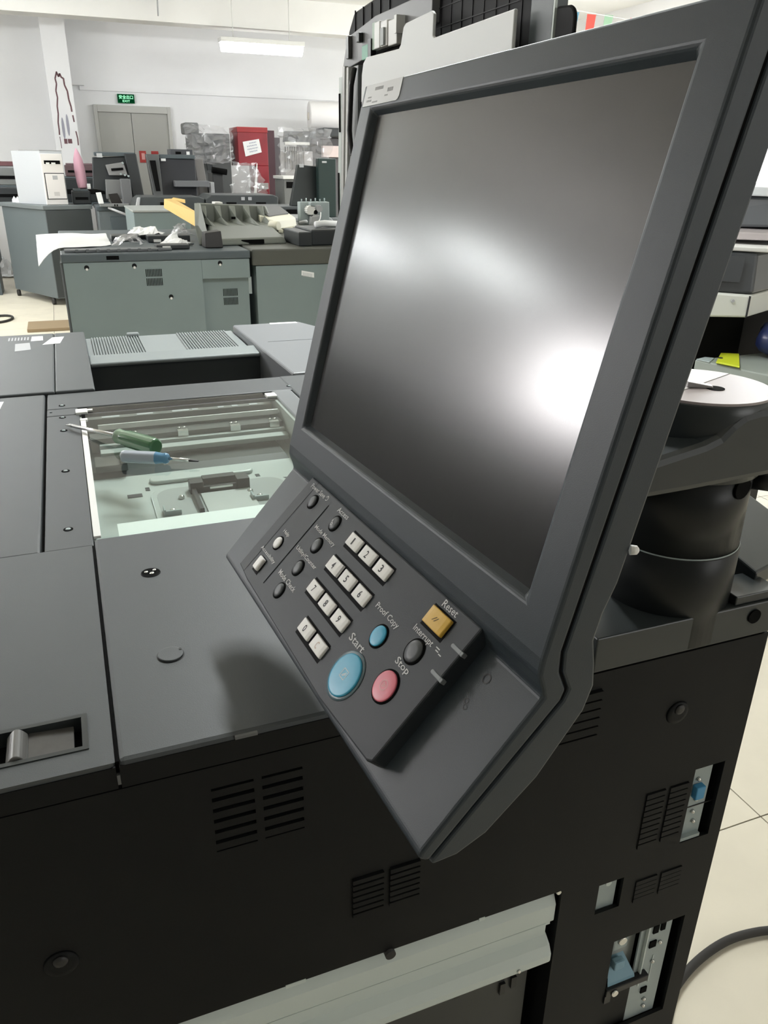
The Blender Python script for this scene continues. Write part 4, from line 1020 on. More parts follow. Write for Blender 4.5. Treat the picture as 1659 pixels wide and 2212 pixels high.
build(G().box(0.945, 2.4, Y2 + 0.02, 6.4, 0.05, 0.955), 'cabinet_body', bggrey, m3, bevel=0.004)
build(G().box(0.925, 2.42, Y2 + 0.01, 6.45, 0.957, 1.04), 'upper_band', olive, m3, bevel=0.008)
g = G(); g.prism([(1.196, 0.899), (1.268, 0.884), (1.268, 0.911), (1.198, 0.924)], lambda u, v, a: (u, a, v), Y2 + 0.0185, Y2 + 0.02); build(g, 'white_label', paper, m3)
for k in range(7): build(G().box(1.205 + 0.008 * k, 1.208 + 0.008 * k, Y2 + 0.018, Y2 + 0.0186, 0.893 - 0.0015 * k, 0.915 - 0.0015 * k), 'label_bar', inkgrey, m3)
build(G().box(0.916, 0.9445, Y2 + 0.25, Y2 + 0.3, 0.0, 0.95), 'gap_panel', void, m3)
build(G().box(0.918, 0.935, Y2 + 0.1, Y2 + 0.12, 0.80, 0.89), 'gap_pipe', railm, m3)

def sheet(P, nx, ny, zamp, mats, name, label, cat, loc, seed=0, fsc=6.0, group=None, rag=0.0, thick=0.0):
    """crumpled or draped sheet: bilinear patch over corners P with a function-free noise relief"""
    rnd = random.Random(seed); P = [Vector(p) for p in P]; vs = []; fs = []
    for j in range(ny + 1):
        for i in range(nx + 1):
            u, v = i / nx, j / ny
            p = P[0] * (1 - u) * (1 - v) + P[1] * u * (1 - v) + P[2] * u * v + P[3] * (1 - u) * v
            n_ = noise.noise(Vector((p.x * fsc + seed * 3.1, p.y * fsc, p.z * fsc)))
            n2 = noise.noise(Vector((p.x * fsc * 2.7 + seed, p.y * fsc * 2.7, p.z * fsc * 2.7 + 9)))
            q = zamp(u, v, n_, n2)
            if rag and (i in (0, nx) or j in (0, ny)): q = q + Vector((rnd.uniform(-rag, rag), rnd.uniform(-rag, rag), 0))
            vs.append(p + q)
    for j in range(ny):
        for i in range(nx): fs.append((j * (nx + 1) + i, j * (nx + 1) + i + 1, (j + 1) * (nx + 1) + i + 1, (j + 1) * (nx + 1) + i))
    g = G(); g.add(vs, fs, 0, False)
    o = build(g, name, mats, None, loc=loc)
    tag(o, label, cat, group)
    if thick:
        m_ = o.modifiers.new('solid', 'SOLIDIFY'); m_.thickness = thick
    return o
TZ = 1.04
# white paper sheet drooping over the left corner
sheet([(-0.13, 4.42, TZ + 0.012), (0.24, 4.70, TZ + 0.004), (0.26, 5.55, TZ + 0.004), (-0.15, 5.5, TZ + 0.012)], 14, 14,
      lambda u, v, n, n2: Vector((0, 0, 0.012 * n - max(0, 0.35 - u) ** 2 * (1 - v) * 0.62 + 0.012 * math.sin(v * 5) * (1 - u))), paper, 'paper_sheet',
      'large white paper sheet drooping over the left corner of the vented grey cabinet', 'paper', (0.05, 5.0, TZ), 1, thick=0.002)
g = G(); g.box(0.0, 0.52, 4.36, 4.46, TZ, TZ + 0.010)
for k in range(9): g.box(0.05 + 0.05 * k, 0.065 + 0.05 * k, 4.345, 4.362, TZ, TZ + 0.014)
ts = thing('metal_strip', 'thin grey metal guide strip along the front edge of the vented cabinet top', 'strip', (0.26, 4.4, TZ))
build(g, 'guide_strip', bggrey2, ts)
scr = [((0.24, 4.62), (0.42, 4.85), 0.05, 'crumpled clear film scrap beside the white paper sheet', 2), ((0.36, 5.05), (0.60, 5.5), 0.05, 'torn white plastic film lying behind the dark strips', 3),
       ((0.50, 4.55), (0.66, 4.78), 0.04, 'small crumpled pale film near the cabinet front edge', 4), ((0.64, 5.15), (0.76, 5.5), 0.06, 'crumpled film ball in front of the yellow cardboard', 5)]
for (xa, ya), (xb, yb), hh, lab, sd in scr:
    sheet([(xa, ya, TZ + 0.004), (xb, ya + 0.05, TZ + 0.004), (xb - 0.02, yb, TZ + 0.004), (xa + 0.03, yb, TZ + 0.004)], 10, 10,
          lambda u, v, n, n2, hh=hh: Vector((0.03 * n2, 0.04 * n, max(0.0, hh * (0.55 + 0.9 * n + 0.5 * n2) * 4 * u * (1 - u)))), paper if sd in (3, 4) else film, 'plastic_scrap', lab, 'scrap', ((xa + xb) / 2, (ya + yb) / 2, TZ), sd, 14, 'plastic scraps on the cabinet top', 0.02)
for i, ((xa, ya, xb, yb, hh), lab) in enumerate((((0.45, 4.84, 0.685, 4.96, 0.035), 'dark plastic strip lying across the cabinet top, the rear one'), ((0.26, 4.95, 0.42, 5.1, 0.03), 'short dark strip beside the white paper sheet'), ((0.45, 4.42, 0.62, 4.52, 0.022), 'dark plastic strip near the cabinet front edge'))):
    s_ = thing('plastic_strip', lab, 'strip', ((xa + xb) / 2, (ya + yb) / 2, TZ), 'dark strips on the cabinet top')
    build(G().box(xa, xb, ya, yb, TZ, TZ + hh), 'strip_body', bgdark, s_, bevel=0.004)
    build(G().box(xa + 0.03, xa + 0.07, ya - 0.012, ya, TZ + 0.002, TZ + 0.016), 'strip_clip', white, s_)
# grey tray with fins
gt = thing('plastic_tray', 'grey-green ribbed plastic tray lying on the cabinets beneath the cream unit', 'tray', (0.98, 5.2, TZ))
g = G(); g.hexa([(0.74, 4.55, TZ), (1.20, 4.62, TZ), (1.36, 5.75, TZ), (0.92, 5.75, TZ), (0.77, 4.57, TZ + 0.035), (1.185, 4.64, TZ + 0.035), (1.34, 5.70, TZ + 0.055), (0.94, 5.70, TZ + 0.055)])
build(g, 'tray_base', traym, gt, bevel=0.01)
g = G(); g.hexa([(0.90, 5.70, TZ), (1.40, 5.70, TZ), (1.42, 5.78, TZ), (0.92, 5.78, TZ), (0.86, 5.72, TZ + 0.17), (1.34, 5.74, TZ + 0.15), (1.36, 5.78, TZ + 0.15), (0.88, 5.78, TZ + 0.17)])
build(g, 'tray_back', traym, gt, bevel=0.006)
for k in range(5):
    x = 0.90 + 0.098 * k
    g = G(); g.hexa([(x, 5.35, TZ + 0.05), (x + 0.02, 5.35, TZ + 0.05), (x + 0.045, 5.72, TZ + 0.05), (x - 0.02, 5.72, TZ + 0.05), (x + 0.006, 5.60, TZ + 0.09), (x + 0.012, 5.60, TZ + 0.09), (x + 0.03, 5.72, TZ + 0.155), (x - 0.012, 5.72, TZ + 0.155)])
    build(g, 'tray_fin', traym, gt, bevel=0.003)
build(G().hexa([(0.70, 4.62, TZ), (0.76, 4.60, TZ), (0.92, 5.75, TZ), (0.86, 5.75, TZ), (0.69, 4.66, TZ + 0.10), (0.71, 4.66, TZ + 0.10), (0.90, 5.75, TZ + 0.17), (0.86, 5.75, TZ + 0.17)]), 'tray_side', traym, gt, bevel=0.004)
build(G().box(0.93, 1.06, 4.59, 4.625, TZ + 0.004, TZ + 0.026), 'tray_notch', void, gt)
build(G().box(1.075, 1.10, 5.58, 5.60, TZ + 0.075, TZ + 0.09), 'tray_hole', void, gt)
solo(G().hexa([(0.705, 4.44, TZ), (0.80, 4.44, TZ), (0.80, 4.56, TZ), (0.705, 4.56, TZ), (0.71, 4.45, TZ + 0.075), (0.795, 4.45, TZ + 0.085), (0.795, 4.56, TZ + 0.085), (0.71, 4.56, TZ + 0.075)]), 'plastic_block', brownbox, 'small dark brown plastic block at the front left corner of the grey tray', 'block', (0.75, 4.5, TZ), bevel=0.004)
for i, (x, y, w, d, lab) in enumerate(((1.02, 6.05, 0.15, 0.12, 'white bracket lying behind the grey tray fins'), (1.22, 6.1, 0.10, 0.08, 'small white clip lying right of the white bracket'))):
    s_ = thing('white_bracket', lab, 'bracket', (x, y, TZ), 'white brackets behind the tray')
    build(G().box(x - w / 2, x + w / 2, y - d / 2, y + d / 2, TZ, TZ + 0.13 - 0.01 * i), 'bracket_plate', white, s_, bevel=0.004)
    if i == 0: build(G().box(x + 0.02, x + w / 2, y - d / 2, y + d / 2, TZ + 0.13, TZ + 0.165), 'bracket_ear', white, s_, bevel=0.003)
# dark trays right of the grey tray
dt = thing('dark_tray', 'black plastic tray standing at the front edge of the right cabinet top', 'tray', (1.45, 4.7, TZ))
build(G().box(1.215, 1.29, 4.42, 4.75, TZ, TZ + 0.075), 'tray_end', bgdark, dt, bevel=0.006)
build(G().box(1.295, 1.85, 4.45, 4.80, TZ, TZ + 0.085), 'tray_body', bgdark, dt, bevel=0.008)
s_ = thing('paper_roll', 'crumpled white paper lying on the black plastic tray', 'paper', (1.45, 4.62, TZ + 0.085))
g = G(); g.tube([(1.36, 4.58, TZ + 0.103), (1.42, 4.60, TZ + 0.107), (1.52, 4.66, TZ + 0.098)], 0.018, 8); build(g, 'rolled_paper', paper, s_)
s_ = thing('paper_wad', 'grey crumpled paper wad left of the black plastic tray', 'paper', (1.27, 4.95, TZ))
g = G(); g.lathe([(0.03, 0), (0.055, 0.02), (0.045, 0.05), (0.02, 0.065)], (1.39, 5.0, TZ + 0.0), (0, 0, 1), 7, smooth=False); g.tube([(1.41, 5.0, TZ + 0.04), (1.52, 5.03, TZ + 0.05)], 0.022, 6); build(g, 'crumpled_paper', inkgrey, s_)
# cream unit with the grey belt on top
cu = thing('transfer_unit', 'cream plastic printer unit with a grey belt top resting tilted on the grey tray', 'printer unit', (1.40, 5.7, TZ))
P = lambda x, y, z: (x, y, z)
def lift(q, h): return [(x, y, z + h) for x, y, z in q]
ft = [(1.288, 5.30, 1.120), (1.505, 5.55, 1.127)]; fb = [(1.297, 5.30, 1.062), (1.514, 5.55, 1.062)]
bt = [(1.338, 6.20, 1.142), (1.612, 6.40, 1.156)]; bb_ = [(1.348, 6.20, 1.10), (1.620, 6.40, 1.10)]
build(G().hexa([fb[0], fb[1], bb_[1], bb_[0], ft[0], ft[1], bt[1], bt[0]]), 'unit_body', cream, cu, bevel=0.010, seg=3)
lerp = lambda p, q, t: tuple(p[i] * (1 - t) + q[i] * t for i in range(3))
q = [lerp(lerp(ft[0], bt[0], 0.28), lerp(ft[1], bt[1], 0.28), 0.10), lerp(lerp(ft[0], bt[0], 0.28), lerp(ft[1], bt[1], 0.28), 0.92), lerp(bt[0], bt[1], 0.97), lerp(bt[0], bt[1], 0.12)]
build(G().hexa(lift(q, 0.0005) + lift(q, 0.010)), 'belt_top', mat('belt_grey', (0.085, 0.085, 0.085), 0.5), cu, bevel=0.003)
build(G().cyl((1.272, 5.315, 1.092), (1.315, 5.262, 1.092), 0.028, n=18), 'unit_hub', cream, cu, bevel=0.003)
for k in range(3):
    x, y = 1.345 + 0.055 * k, 5.33 + 0.063 * k
    build(G().box(x - 0.016, x + 0.016, y, y + 0.06, 1.043, 1.064), 'unit_foot', cream, cu, bevel=0.003)
build(G().hexa([(1.274, 5.60, 1.075), (1.304, 5.60, 1.075), (1.348, 6.15, 1.10), (1.318, 6.15, 1.10), (1.274, 5.60, 1.132), (1.304, 5.60, 1.132), (1.348, 6.15, 1.165), (1.318, 6.15, 1.165)]), 'unit_rail', cream, cu, bevel=0.004)
build(G().box(1.37, 1.55, 5.95, 6.3, 1.0405, 1.115), 'unit_support', bgdark, cu)
# yellow cardboard bar
yb = thing('cardboard_beam', 'yellow-brown folded cardboard beam leaning over the grey machines', 'cardboard', (0.9, 6.8, TZ))
A_ = [(0.845, 7.4, 1.108), (0.915, 7.4, 1.105), (0.925, 7.4, 1.18), (0.855, 7.4, 1.185)]
B_ = [(0.955, 6.0, 1.048), (1.02, 6.0, 1.050), (1.03, 6.0, 1.115), (0.965, 6.0, 1.120)]
A_ = [(0.80, 7.0, 1.120), (0.86, 7.0, 1.118), (0.885, 7.0, 1.192), (0.808, 7.0, 1.190)]
B_ = [(0.93, 6.45, 1.045), (0.99, 6.45, 1.045), (0.995, 6.45, 1.075), (0.935, 6.45, 1.120)]
B_ = [(0.915, 6.1, 1.030), (0.975, 6.1, 1.038), (0.978, 6.1, 1.105), (0.945, 6.1, 1.118)]
g = G(); g.add(A_ + B_, [(3, 2, 1, 0), (4, 5, 6, 7), (0, 1, 5, 4), (1, 2, 6, 5), (2, 3, 7, 6), (3, 0, 4, 7)]); build(g, 'beam_body', yellowm, yb, bevel=0.004)
g = G(); g.hexa([(0.86, 6.95, 1.180), (0.945, 6.8, 1.165), (0.955, 6.85, 1.165), (0.885, 7.0, 1.186), (0.865, 6.95, 1.195), (0.945, 6.8, 1.190), (0.955, 6.85, 1.190), (0.885, 7.0, 1.200)]); build(g, 'beam_flap', yellowm, yb)
# pale grey low cabinet and the long dark machines behind it
lc = thing('low_cabinet', 'plain grey-green cabinet standing behind the white paper sheet and the cardboard beam', 'cabinet', (0.8, 7.6, 0))
build(G().box(0.575, 1.04, 7.2, 8.1, 0.0, 1.075), 'cabinet_body', bggrey, lc, bevel=0.005)
build(G().box(0.57, 1.045, 7.195, 8.1, 1.077, 1.092), 'cabinet_top', mat('pale_grey_top', (0.33, 0.35, 0.34), 0.5), lc, bevel=0.003)
def dark_scanner(x0, x1, y, y1, z0, z1, label, latches, lt=True):
    r = thing('flat_scanner', label, 'scanner', ((x0 + x1) / 2, (y + y1) / 2, z0), 'long dark scanner tops')
    g = G(); g.prism([(x0, z0), (x1, z0), (x1, z1 - 0.02), (x1 - 0.05, z1), (x0 + 0.06, z1), (x0, z1 - 0.04)], lambda u, v, a: (u, a, v), y, y1)
    build(g, 'scanner_body', mat('mid_slate_plastic', (0.055, 0.062, 0.064), 0.45), r, bevel=0.008)
    for x in latches:
        build(G().box(x - 0.05, x + 0.05, y - 0.006, y + 0.01, z0 + 0.012, z0 + 0.07), 'latch_recess', void, r)
        build(G().box(x - 0.03, x + 0.03, y - 0.012, y, z0 + 0.001, z0 + 0.028), 'latch', inkgrey, r, bevel=0.003)
    return r
b1_ = thing('machine_row', 'long dark machine body under the scanner tops in the middle row', 'machine', (1.6, 8.9, 0))
build(G().box(0.70, 2.35, 8.45, 9.0, 0.0, 1.035), 'machine_body', bggrey2, b1_, bevel=0.01)
build(G().box(1.05, 2.2, 8.2, 8.449, 0.05, 0.99), 'front_step', bgtrim, b1_, bevel=0.01)
sc1 = dark_scanner(0.70, 1.36, 8.4, 8.95, 1.036, 1.155, 'dark scanner top with a pale rounded end cap behind the cardboard beam', (0.98,))
g = G(); g.hexa([(0.690, 8.385, 1.05), (0.73, 8.385, 1.05), (0.73, 8.42, 1.05), (0.69, 8.42, 1.05), (0.72, 8.385, 1.15), (0.75, 8.385, 1.15), (0.75, 8.42, 1.15), (0.72, 8.42, 1.15)]); build(g, 'end_cap', inkgrey, sc1, bevel=0.01)
sc2 = dark_scanner(1.37, 2.10, 8.38, 8.95, 1.036, 1.175, 'dark scanner top with two white latches in front of the red wrapped crate', (1.62, 1.92))
for x in (1.72, 1.79): build(G().box(x, x + 0.035, 8.372, 8.382, 1.125, 1.155), 'scanner_label', inkgrey, sc2)
sc3 = dark_scanner(1.20, 2.25, 7.5, 8.0, 1.01, 1.105, 'dark scanner top with a white latch nearest behind the cream unit', (1.28, 2.0))
b3_ = thing('machine_row', 'dark machine body standing behind the cream unit and grey tray', 'machine', (1.7, 7.9, 0))
build(G().box(1.10, 2.45, 7.45, 8.19, 0.0, 1.008), 'machine_body', bggrey2, b3_, bevel=0.01)
build(G().box(1.75, 2.3, 7.0, 7.449, 0.05, 1.0), 'front_step', bgtrim, b3_, bevel=0.01)
solo(G().hexa([(1.75, 7.1, 1.001), (2.28, 7.1, 1.001), (2.28, 7.4, 1.001), (1.75, 7.4, 1.001), (1.78, 7.1, 1.03), (2.25, 7.1, 1.03), (2.25, 7.4, 1.045), (1.78, 7.4, 1.045)]), 'cover_plate', mat('light_cover_plate', (0.33, 0.34, 0.34), 0.45), 'flat pale grey cover plate left of the gear assembly', 'cover', (2.0, 7.25, 1.0), bevel=0.004)
# gear assembly at the right
ga = thing('gear_assembly', 'grey metal and plastic gear assembly with a dangling wire right of the cream unit', 'mechanism', (1.82, 6.1, TZ))
build(G().box(1.70, 1.93, 6.12, 6.20, TZ, 1.20), 'back_plate', zinc, ga, bevel=0.004)
for x, z, r, m_ in ((1.765, 1.145, 0.035, white), (1.83, 1.155, 0.026, inkgrey), (1.80, 1.095, 0.030, inkgrey), (1.775, 1.185, 0.016, zinc)):
    g = G(); n = 14
    pts = [(x + (r if k % 2 else r * 0.86) * math.cos(math.pi * k / n), z + (r if k % 2 else r * 0.86) * math.sin(math.pi * k / n)) for k in range(2 * n)]
    g.prism(pts, lambda u, v, a: (u, a, v), 6.05, 6.12); build(g, 'gear', m_, ga)
build(G().lathe([(0.016, 0), (0.016, 0.04)], (1.80, 6.09, 1.13), (0, -1, 0), 14), 'motor_hub', void, ga)
build(G().hexa([(1.755, 6.04, TZ), (1.81, 6.04, TZ), (1.81, 6.1, TZ), (1.755, 6.1, TZ), (1.765, 6.04, 1.10), (1.83, 6.04, 1.11), (1.83, 6.1, 1.11), (1.765, 6.1, 1.10)]), 'gear_arm', inkgrey, ga, bevel=0.005)
build(G().tube(smooth_path([(1.83, 6.02, 1.13), (1.815, 5.98, 1.09), (1.78, 5.95, 1.06), (1.765, 5.9, 1.045)]), 0.004, 6), 'wire', white, ga)
for k in range(6): build(G().cyl((1.72 + 0.036 * k, 6.15, 1.20), (1.72 + 0.036 * k, 6.15, 1.22 + 0.006 * (k % 2)), 0.005, n=8), 'pin', zinc, ga)
g = G(); g.tube(smooth_path([(1.66, 6.0, TZ + 0.02), (1.70, 5.95, TZ + 0.035), (1.72, 6.05, TZ + 0.02)]), 0.012, 6); build(g, 'wire_bundle', inkgrey, ga)

# cabinets of the back row (left)
def rotbox(g, o, u, v, lu, lv, z0, z1, m=0):
    o = Vector((*o, 0)); u = Vector((*u, 0)).normalized(); v = Vector((*v, 0)).normalized()
    c = [o, o + u * lu, o + u * lu + v * lv, o + v * lv]
    return g.hexa([(p.x, p.y, z0) for p in c] + [(p.x, p.y, z1) for p in c], m)
ca = thing('storage_cabinet', 'blue-grey machine cabinet on casters at the left edge with a white computer tower on top', 'cabinet', (-0.25, 10.1, 0))
U, V = (-0.44, 0.90), (0.90, 0.34)
build(rotbox(G(), (-0.135, 9.50), U, V, 1.05, 0.50, 0.075, 0.985), 'cabinet_body', bgblue, ca, bevel=0.006)
build(rotbox(G(), (-0.150, 9.48), U, V, 1.09, 0.535, 0.987, 1.030), 'cabinet_top', mat('cabinet_top_grey', (0.16, 0.18, 0.185), 0.5), ca, bevel=0.006)
build(rotbox(G(), (-0.128, 9.494), V, U, 0.485, 0.01, 0.09, 0.98), 'dark_door', mat('dark_door_panel', (0.06, 0.068, 0.07), 0.5), ca)
for t in (0.08, 0.95):
    x, y = -0.15 + U[0] * t, 9.54 + U[1] * t
    build(G().cyl((x - 0.012, y, 0.036), (x + 0.02, y + 0.008, 0.036), 0.036, n=14), 'caster', rubber, ca)
cb_ = thing('side_cabinet', 'grey-blue cabinet section between the left cabinet and the open dark lid', 'cabinet', (0.6, 9.6, 0))
build(G().box(0.385, 0.685, 9.3, 10.0, 0.0, 0.985), 'cabinet_body', bgblue, cb_, bevel=0.006)
build(G().box(0.375, 0.70, 9.28, 10.0, 0.987, 1.03), 'cabinet_top', bgtrim, cb_, bevel=0.005)
build(G().box(0.50, 0.69, 9.25, 9.299, 0.05, 0.93), 'front_panel', bgtrim, cb_, bevel=0.004)
solo(G().tube([(0.49, 9.22, 1.02), (0.66, 9.1, 0.955)], 0.012, 6), 'grey_strap', inkgrey, 'short pale grey strap hanging from the side cabinet top', 'strap', (0.57, 9.2, 0.95))
# white tower
tw = thing('computer_tower', 'white computer tower with cream front panel standing on the left cabinet', 'computer', (-0.1, 9.85, 1.03))
tU, tV = (-0.42, 0.60), (0.95, 0.25)
build(rotbox(G(), (-0.105, 9.62), tU, tV, 0.50, 0.225, 1.031, 1.555), 'tower_case', mat('tower_white', (0.48, 0.50, 0.52), 0.5), tw, bevel=0.004)
fr = G(); rotbox(fr, (-0.103, 9.612), tV, tU, 0.220, 0.012, 1.033, 1.530); tf = build(fr, 'front_panel', mat('tower_front', (0.80, 0.77, 0.74), 0.4), tw, bevel=0.004)
def onfront(s0, s1, z0, z1, d0, d1, m_, nm, par, bev=0.0):
    v = Vector((*tV, 0)).normalized(); u = Vector((*tU, 0)).normalized(); o = Vector((-0.103, 9.612, 0))
    c = [o + v * s0 - u * d1, o + v * s1 - u * d1, o + v * s1 - u * d0, o + v * s0 - u * d0]
    return build(G().hexa([(p.x, p.y, z0) for p in c] + [(p.x, p.y, z1) for p in c]), nm, m_, par, bevel=bev)
onfront(0.03, 0.19, 1.43, 1.465, 0.0, 0.004, void, 'drive_slot', tf); onfront(0.045, 0.08, 1.425, 1.445, 0.002, 0.006, white, 'drive_button', tf); onfront(0.10, 0.14, 1.425, 1.445, 0.002, 0.006, white, 'drive_button', tf)
onfront(0.012, 0.216, 1.085, 1.345, 0.0, 0.004, ink, 'door_rim', tf, 0.004); onfront(0.020, 0.210, 1.093, 1.337, 0.003, 0.008, mat('tower_door', (0.80, 0.77, 0.75), 0.4), 'tower_door', tf, 0.008)
onfront(0.09, 0.14, 1.28, 1.32, 0.008, 0.0095, inkgrey, 'power_button', tf, 0.002); onfront(0.085, 0.14, 1.12, 1.16, 0.008, 0.009, mat('pale_badge', (0.6, 0.58, 0.56), 0.5), 'badge', tf)
build(rotbox(G(), (-0.105, 9.62), tU, tV, 0.36, 0.225, 1.5555, 1.562), 'tower_lid', mat('lid_grey', (0.3, 0.3, 0.3), 0.5), tw)
# dark printers left and behind the tower
def small_printer(x0, x1, y0, y1, z0, z1, label, m_=bgdark, top=None, name='small_printer', group=None):
    r = thing(name, label, 'printer', ((x0 + x1) / 2, (y0 + y1) / 2, z0), group)
    build(G().box(x0, x1, y0, y1, z0, z1), 'printer_body', m_, r, bevel=0.01)
    build(G().box(x0 + 0.03, x1 - 0.03, y0 - 0.006, y0 + 0.01, z0 + (z1 - z0) * 0.35, z0 + (z1 - z0) * 0.55), 'output_slot', void, r)
    build(G().box(x0 + 0.02, x1 - 0.02, y0 + 0.02, y1 - 0.02, z1, z1 + 0.02), 'printer_lid', top or bgtrim, r, bevel=0.004)
    return r
lt_ = thing('back_table', 'low dark table carrying old printers behind the left cabinet', 'table', (-0.3, 11.4, 0))
build(G().box(-1.6, 0.62, 11.0, 11.9, 0.96, 1.0), 'table_top', bgtrim, lt_, bevel=0.004)
for x in (-1.5, 0.55):
    for y in (11.05, 11.85): build(G().box(x - 0.025, x + 0.025, y - 0.025, y + 0.025, 0, 0.96), 'leg', bgtrim, lt_)
small_printer(-0.95, -0.28, 11.02, 11.5, 1.0, 1.17, 'dark printer left of the white computer tower, lowest of its stack')
small_printer(-1.0, -0.34, 11.04, 11.5, 1.191, 1.38, 'grey-topped printer stacked on the dark printer at the left edge', mat('mid_grey_printer', (0.16, 0.17, 0.165), 0.5), inkgrey)
mb = thing('maroon_box', 'flat maroon box lying on top of the printer stack at the left edge', 'box', (-0.65, 11.2, 1.401))
build(G().box(-1.05, -0.32, 11.04, 11.45, 1.401, 1.45), 'box_body', mat('maroon_card', (0.12, 0.045, 0.05), 0.6), mb, bevel=0.004)
for k in range(3):
    x = -0.37 - 0.037 * k; yc = 10.16 + 0.07 * k
    solo(G().lathe([(0.03, 0), (0.026, 0.03), (0.0, 0.065)], (x, yc, 1.031), (0, 0, 1), 6, smooth=False, cap=False), 'paper_cone', paper, ('nearest', 'middle', 'farthest')[k] + ' of three small white crumpled papers left of the computer tower', 'paper', (x, yc, 1.031), 'white paper bits left of the tower')
small_printer(0.06, 0.60, 11.02, 11.5, 1.0, 1.27, 'black printer behind the pink bag, right of the white tower', bgdark)
small_printer(0.14, 0.62, 11.04, 11.5, 1.291, 1.42, 'maroon topped machine on the black printer behind the pink bag', mat('maroon_plastic', (0.10, 0.06, 0.065), 0.5), mat('maroon_lid', (0.16, 0.10, 0.11), 0.5))
small_printer(0.16, 0.35, 9.75, 10.1, 1.031, 1.165, 'low black box printer under the pink cloth bag', bgdark)
pk = thing('folded_umbrella', 'pink folded cloth umbrella standing upright right of the white tower', 'umbrella', (0.275, 9.8, 1.186))
g = G(); g.lathe([(0.030, 0), (0.048, 0.004), (0.054, 0.06), (0.056, 0.2), (0.046, 0.29), (0.026, 0.35), (0.012, 0.385), (0.004, 0.40)], (0.282, 9.82, 1.193), (-0.05, 0.1, 1), 16); build(g, 'umbrella_cloth', pinkcloth, pk)
build(G().cyl((0.286, 9.81, 1.192), (0.283, 9.82, 1.208), 0.034, n=14), 'umbrella_strap', pinkcloth, pk)
solo(G().box(0.325, 0.36, 9.73, 9.749, 1.20, 1.24).box(0.325, 0.36, 9.749, 9.76, 1.187, 1.24), 'white_tag', paper, 'small white tag standing beside the pink umbrella', 'tag', (0.34, 9.74, 1.187))

# open dark lid with the mechanism showing
la = thing('opened_scanner', 'opened dark scanner lid with exposed grey mechanism in front of the grey door', 'scanner', (0.62, 9.5, 1.03))
build(G().hexa([(0.37, 9.42, 1.20), (0.82, 9.42, 1.10), (0.82, 9.47, 1.10), (0.37, 9.47, 1.20), (0.40, 9.44, 1.50), (0.80, 9.44, 1.52), (0.80, 9.49, 1.52), (0.40, 9.49, 1.50)]), 'lid_panel', bgdark, la, bevel=0.008)
build(G().box(0.42, 0.83, 9.40, 9.50, 1.515, 1.552), 'lid_top_bar', bgtrim, la, bevel=0.006)
build(G().hexa([(0.77, 9.35, 1.035), (0.885, 9.35, 1.035), (0.885, 9.46, 1.035), (0.77, 9.46, 1.035), (0.72, 9.38, 1.54), (0.84, 9.38, 1.54), (0.84, 9.46, 1.54), (0.72, 9.46, 1.54)]), 'lid_arm', bgdark, la, bevel=0.008)
build(G().box(0.445, 0.50, 9.385, 9.40, 1.50, 1.54), 'lid_label', inkgrey, la)
build(G().hexa([(0.49, 9.30, 1.10), (0.70, 9.30, 1.10), (0.70, 9.42, 1.10), (0.49, 9.42, 1.10), (0.50, 9.34, 1.29), (0.68, 9.34, 1.29), (0.68, 9.42, 1.29), (0.50, 9.42, 1.29)]), 'feed_block', mat('feed_grey', (0.15, 0.155, 0.155), 0.45), la, bevel=0.006)
build(G().box(0.64, 0.745, 9.24, 9.32, 1.031, 1.30), 'feed_column', mat('column_grey', (0.13, 0.135, 0.14), 0.45), la, bevel=0.01)
build(G().hexa([(0.545, 9.34, 1.33), (0.73, 9.34, 1.33), (0.73, 9.42, 1.33), (0.545, 9.42, 1.33), (0.52, 9.36, 1.43), (0.70, 9.36, 1.46), (0.70, 9.42, 1.46), (0.52, 9.42, 1.43)]), 'roller_frame', mat('roller_grey', (0.2, 0.2, 0.2), 0.4), la, bevel=0.006)
for k, (x, z) in enumerate(((0.66, 1.345), (0.70, 1.335), (0.735, 1.325), (0.69, 1.45))):
    build(G().lathe([(0.012, 0), (0.010, 0.012)], (x, 9.335, z), (0, -1, 0), 10), 'roller_end', zinc, la)
build(G().cyl((0.57, 9.33, 1.385), (0.69, 9.33, 1.395), 0.012, n=10), 'roller', void, la)
build(G().hexa([(0.53, 9.28, 1.06), (0.64, 9.28, 1.06), (0.64, 9.30, 1.06), (0.53, 9.30, 1.06), (0.51, 9.28, 1.15), (0.60, 9.28, 1.16), (0.60, 9.30, 1.16), (0.51, 9.30, 1.15)]), 'paper_guide', brownbox, la)
build(G().box(0.41, 0.70, 9.20, 9.30, 1.031, 1.06), 'lid_base', mat('lid_base_grey', (0.22, 0.23, 0.23), 0.45), la, bevel=0.004)
for x in (0.55, 0.575): build(G().box(x, x + 0.012, 9.194, 9.20, 1.036, 1.055), 'base_slot', void, la)
build(G().hexa([(0.40, 9.19, 1.061), (0.45, 9.19, 1.061), (0.45, 9.26, 1.061), (0.40, 9.26, 1.061), (0.385, 9.19, 1.165), (0.435, 9.19, 1.17), (0.435, 9.26, 1.17), (0.385, 9.26, 1.165)]), 'white_flap', paper, la, bevel=0.002)
sup = thing('dark_counter', 'dark counter top running under the opened lids in the back row', 'counter', (1.2, 9.5, 0))
build(G().box(0.75, 1.75, 9.15, 10.2, 0.99, 1.03), 'counter_top', bgtrim, sup, bevel=0.004)
build(G().box(0.78, 1.72, 9.2, 10.15, 0.05, 0.988), 'counter_body', bggrey2, sup)
lb = thing('opened_scanner', 'second opened dark scanner lid with a small white label, right of the mechanism', 'scanner', (1.2, 9.5, 1.03))
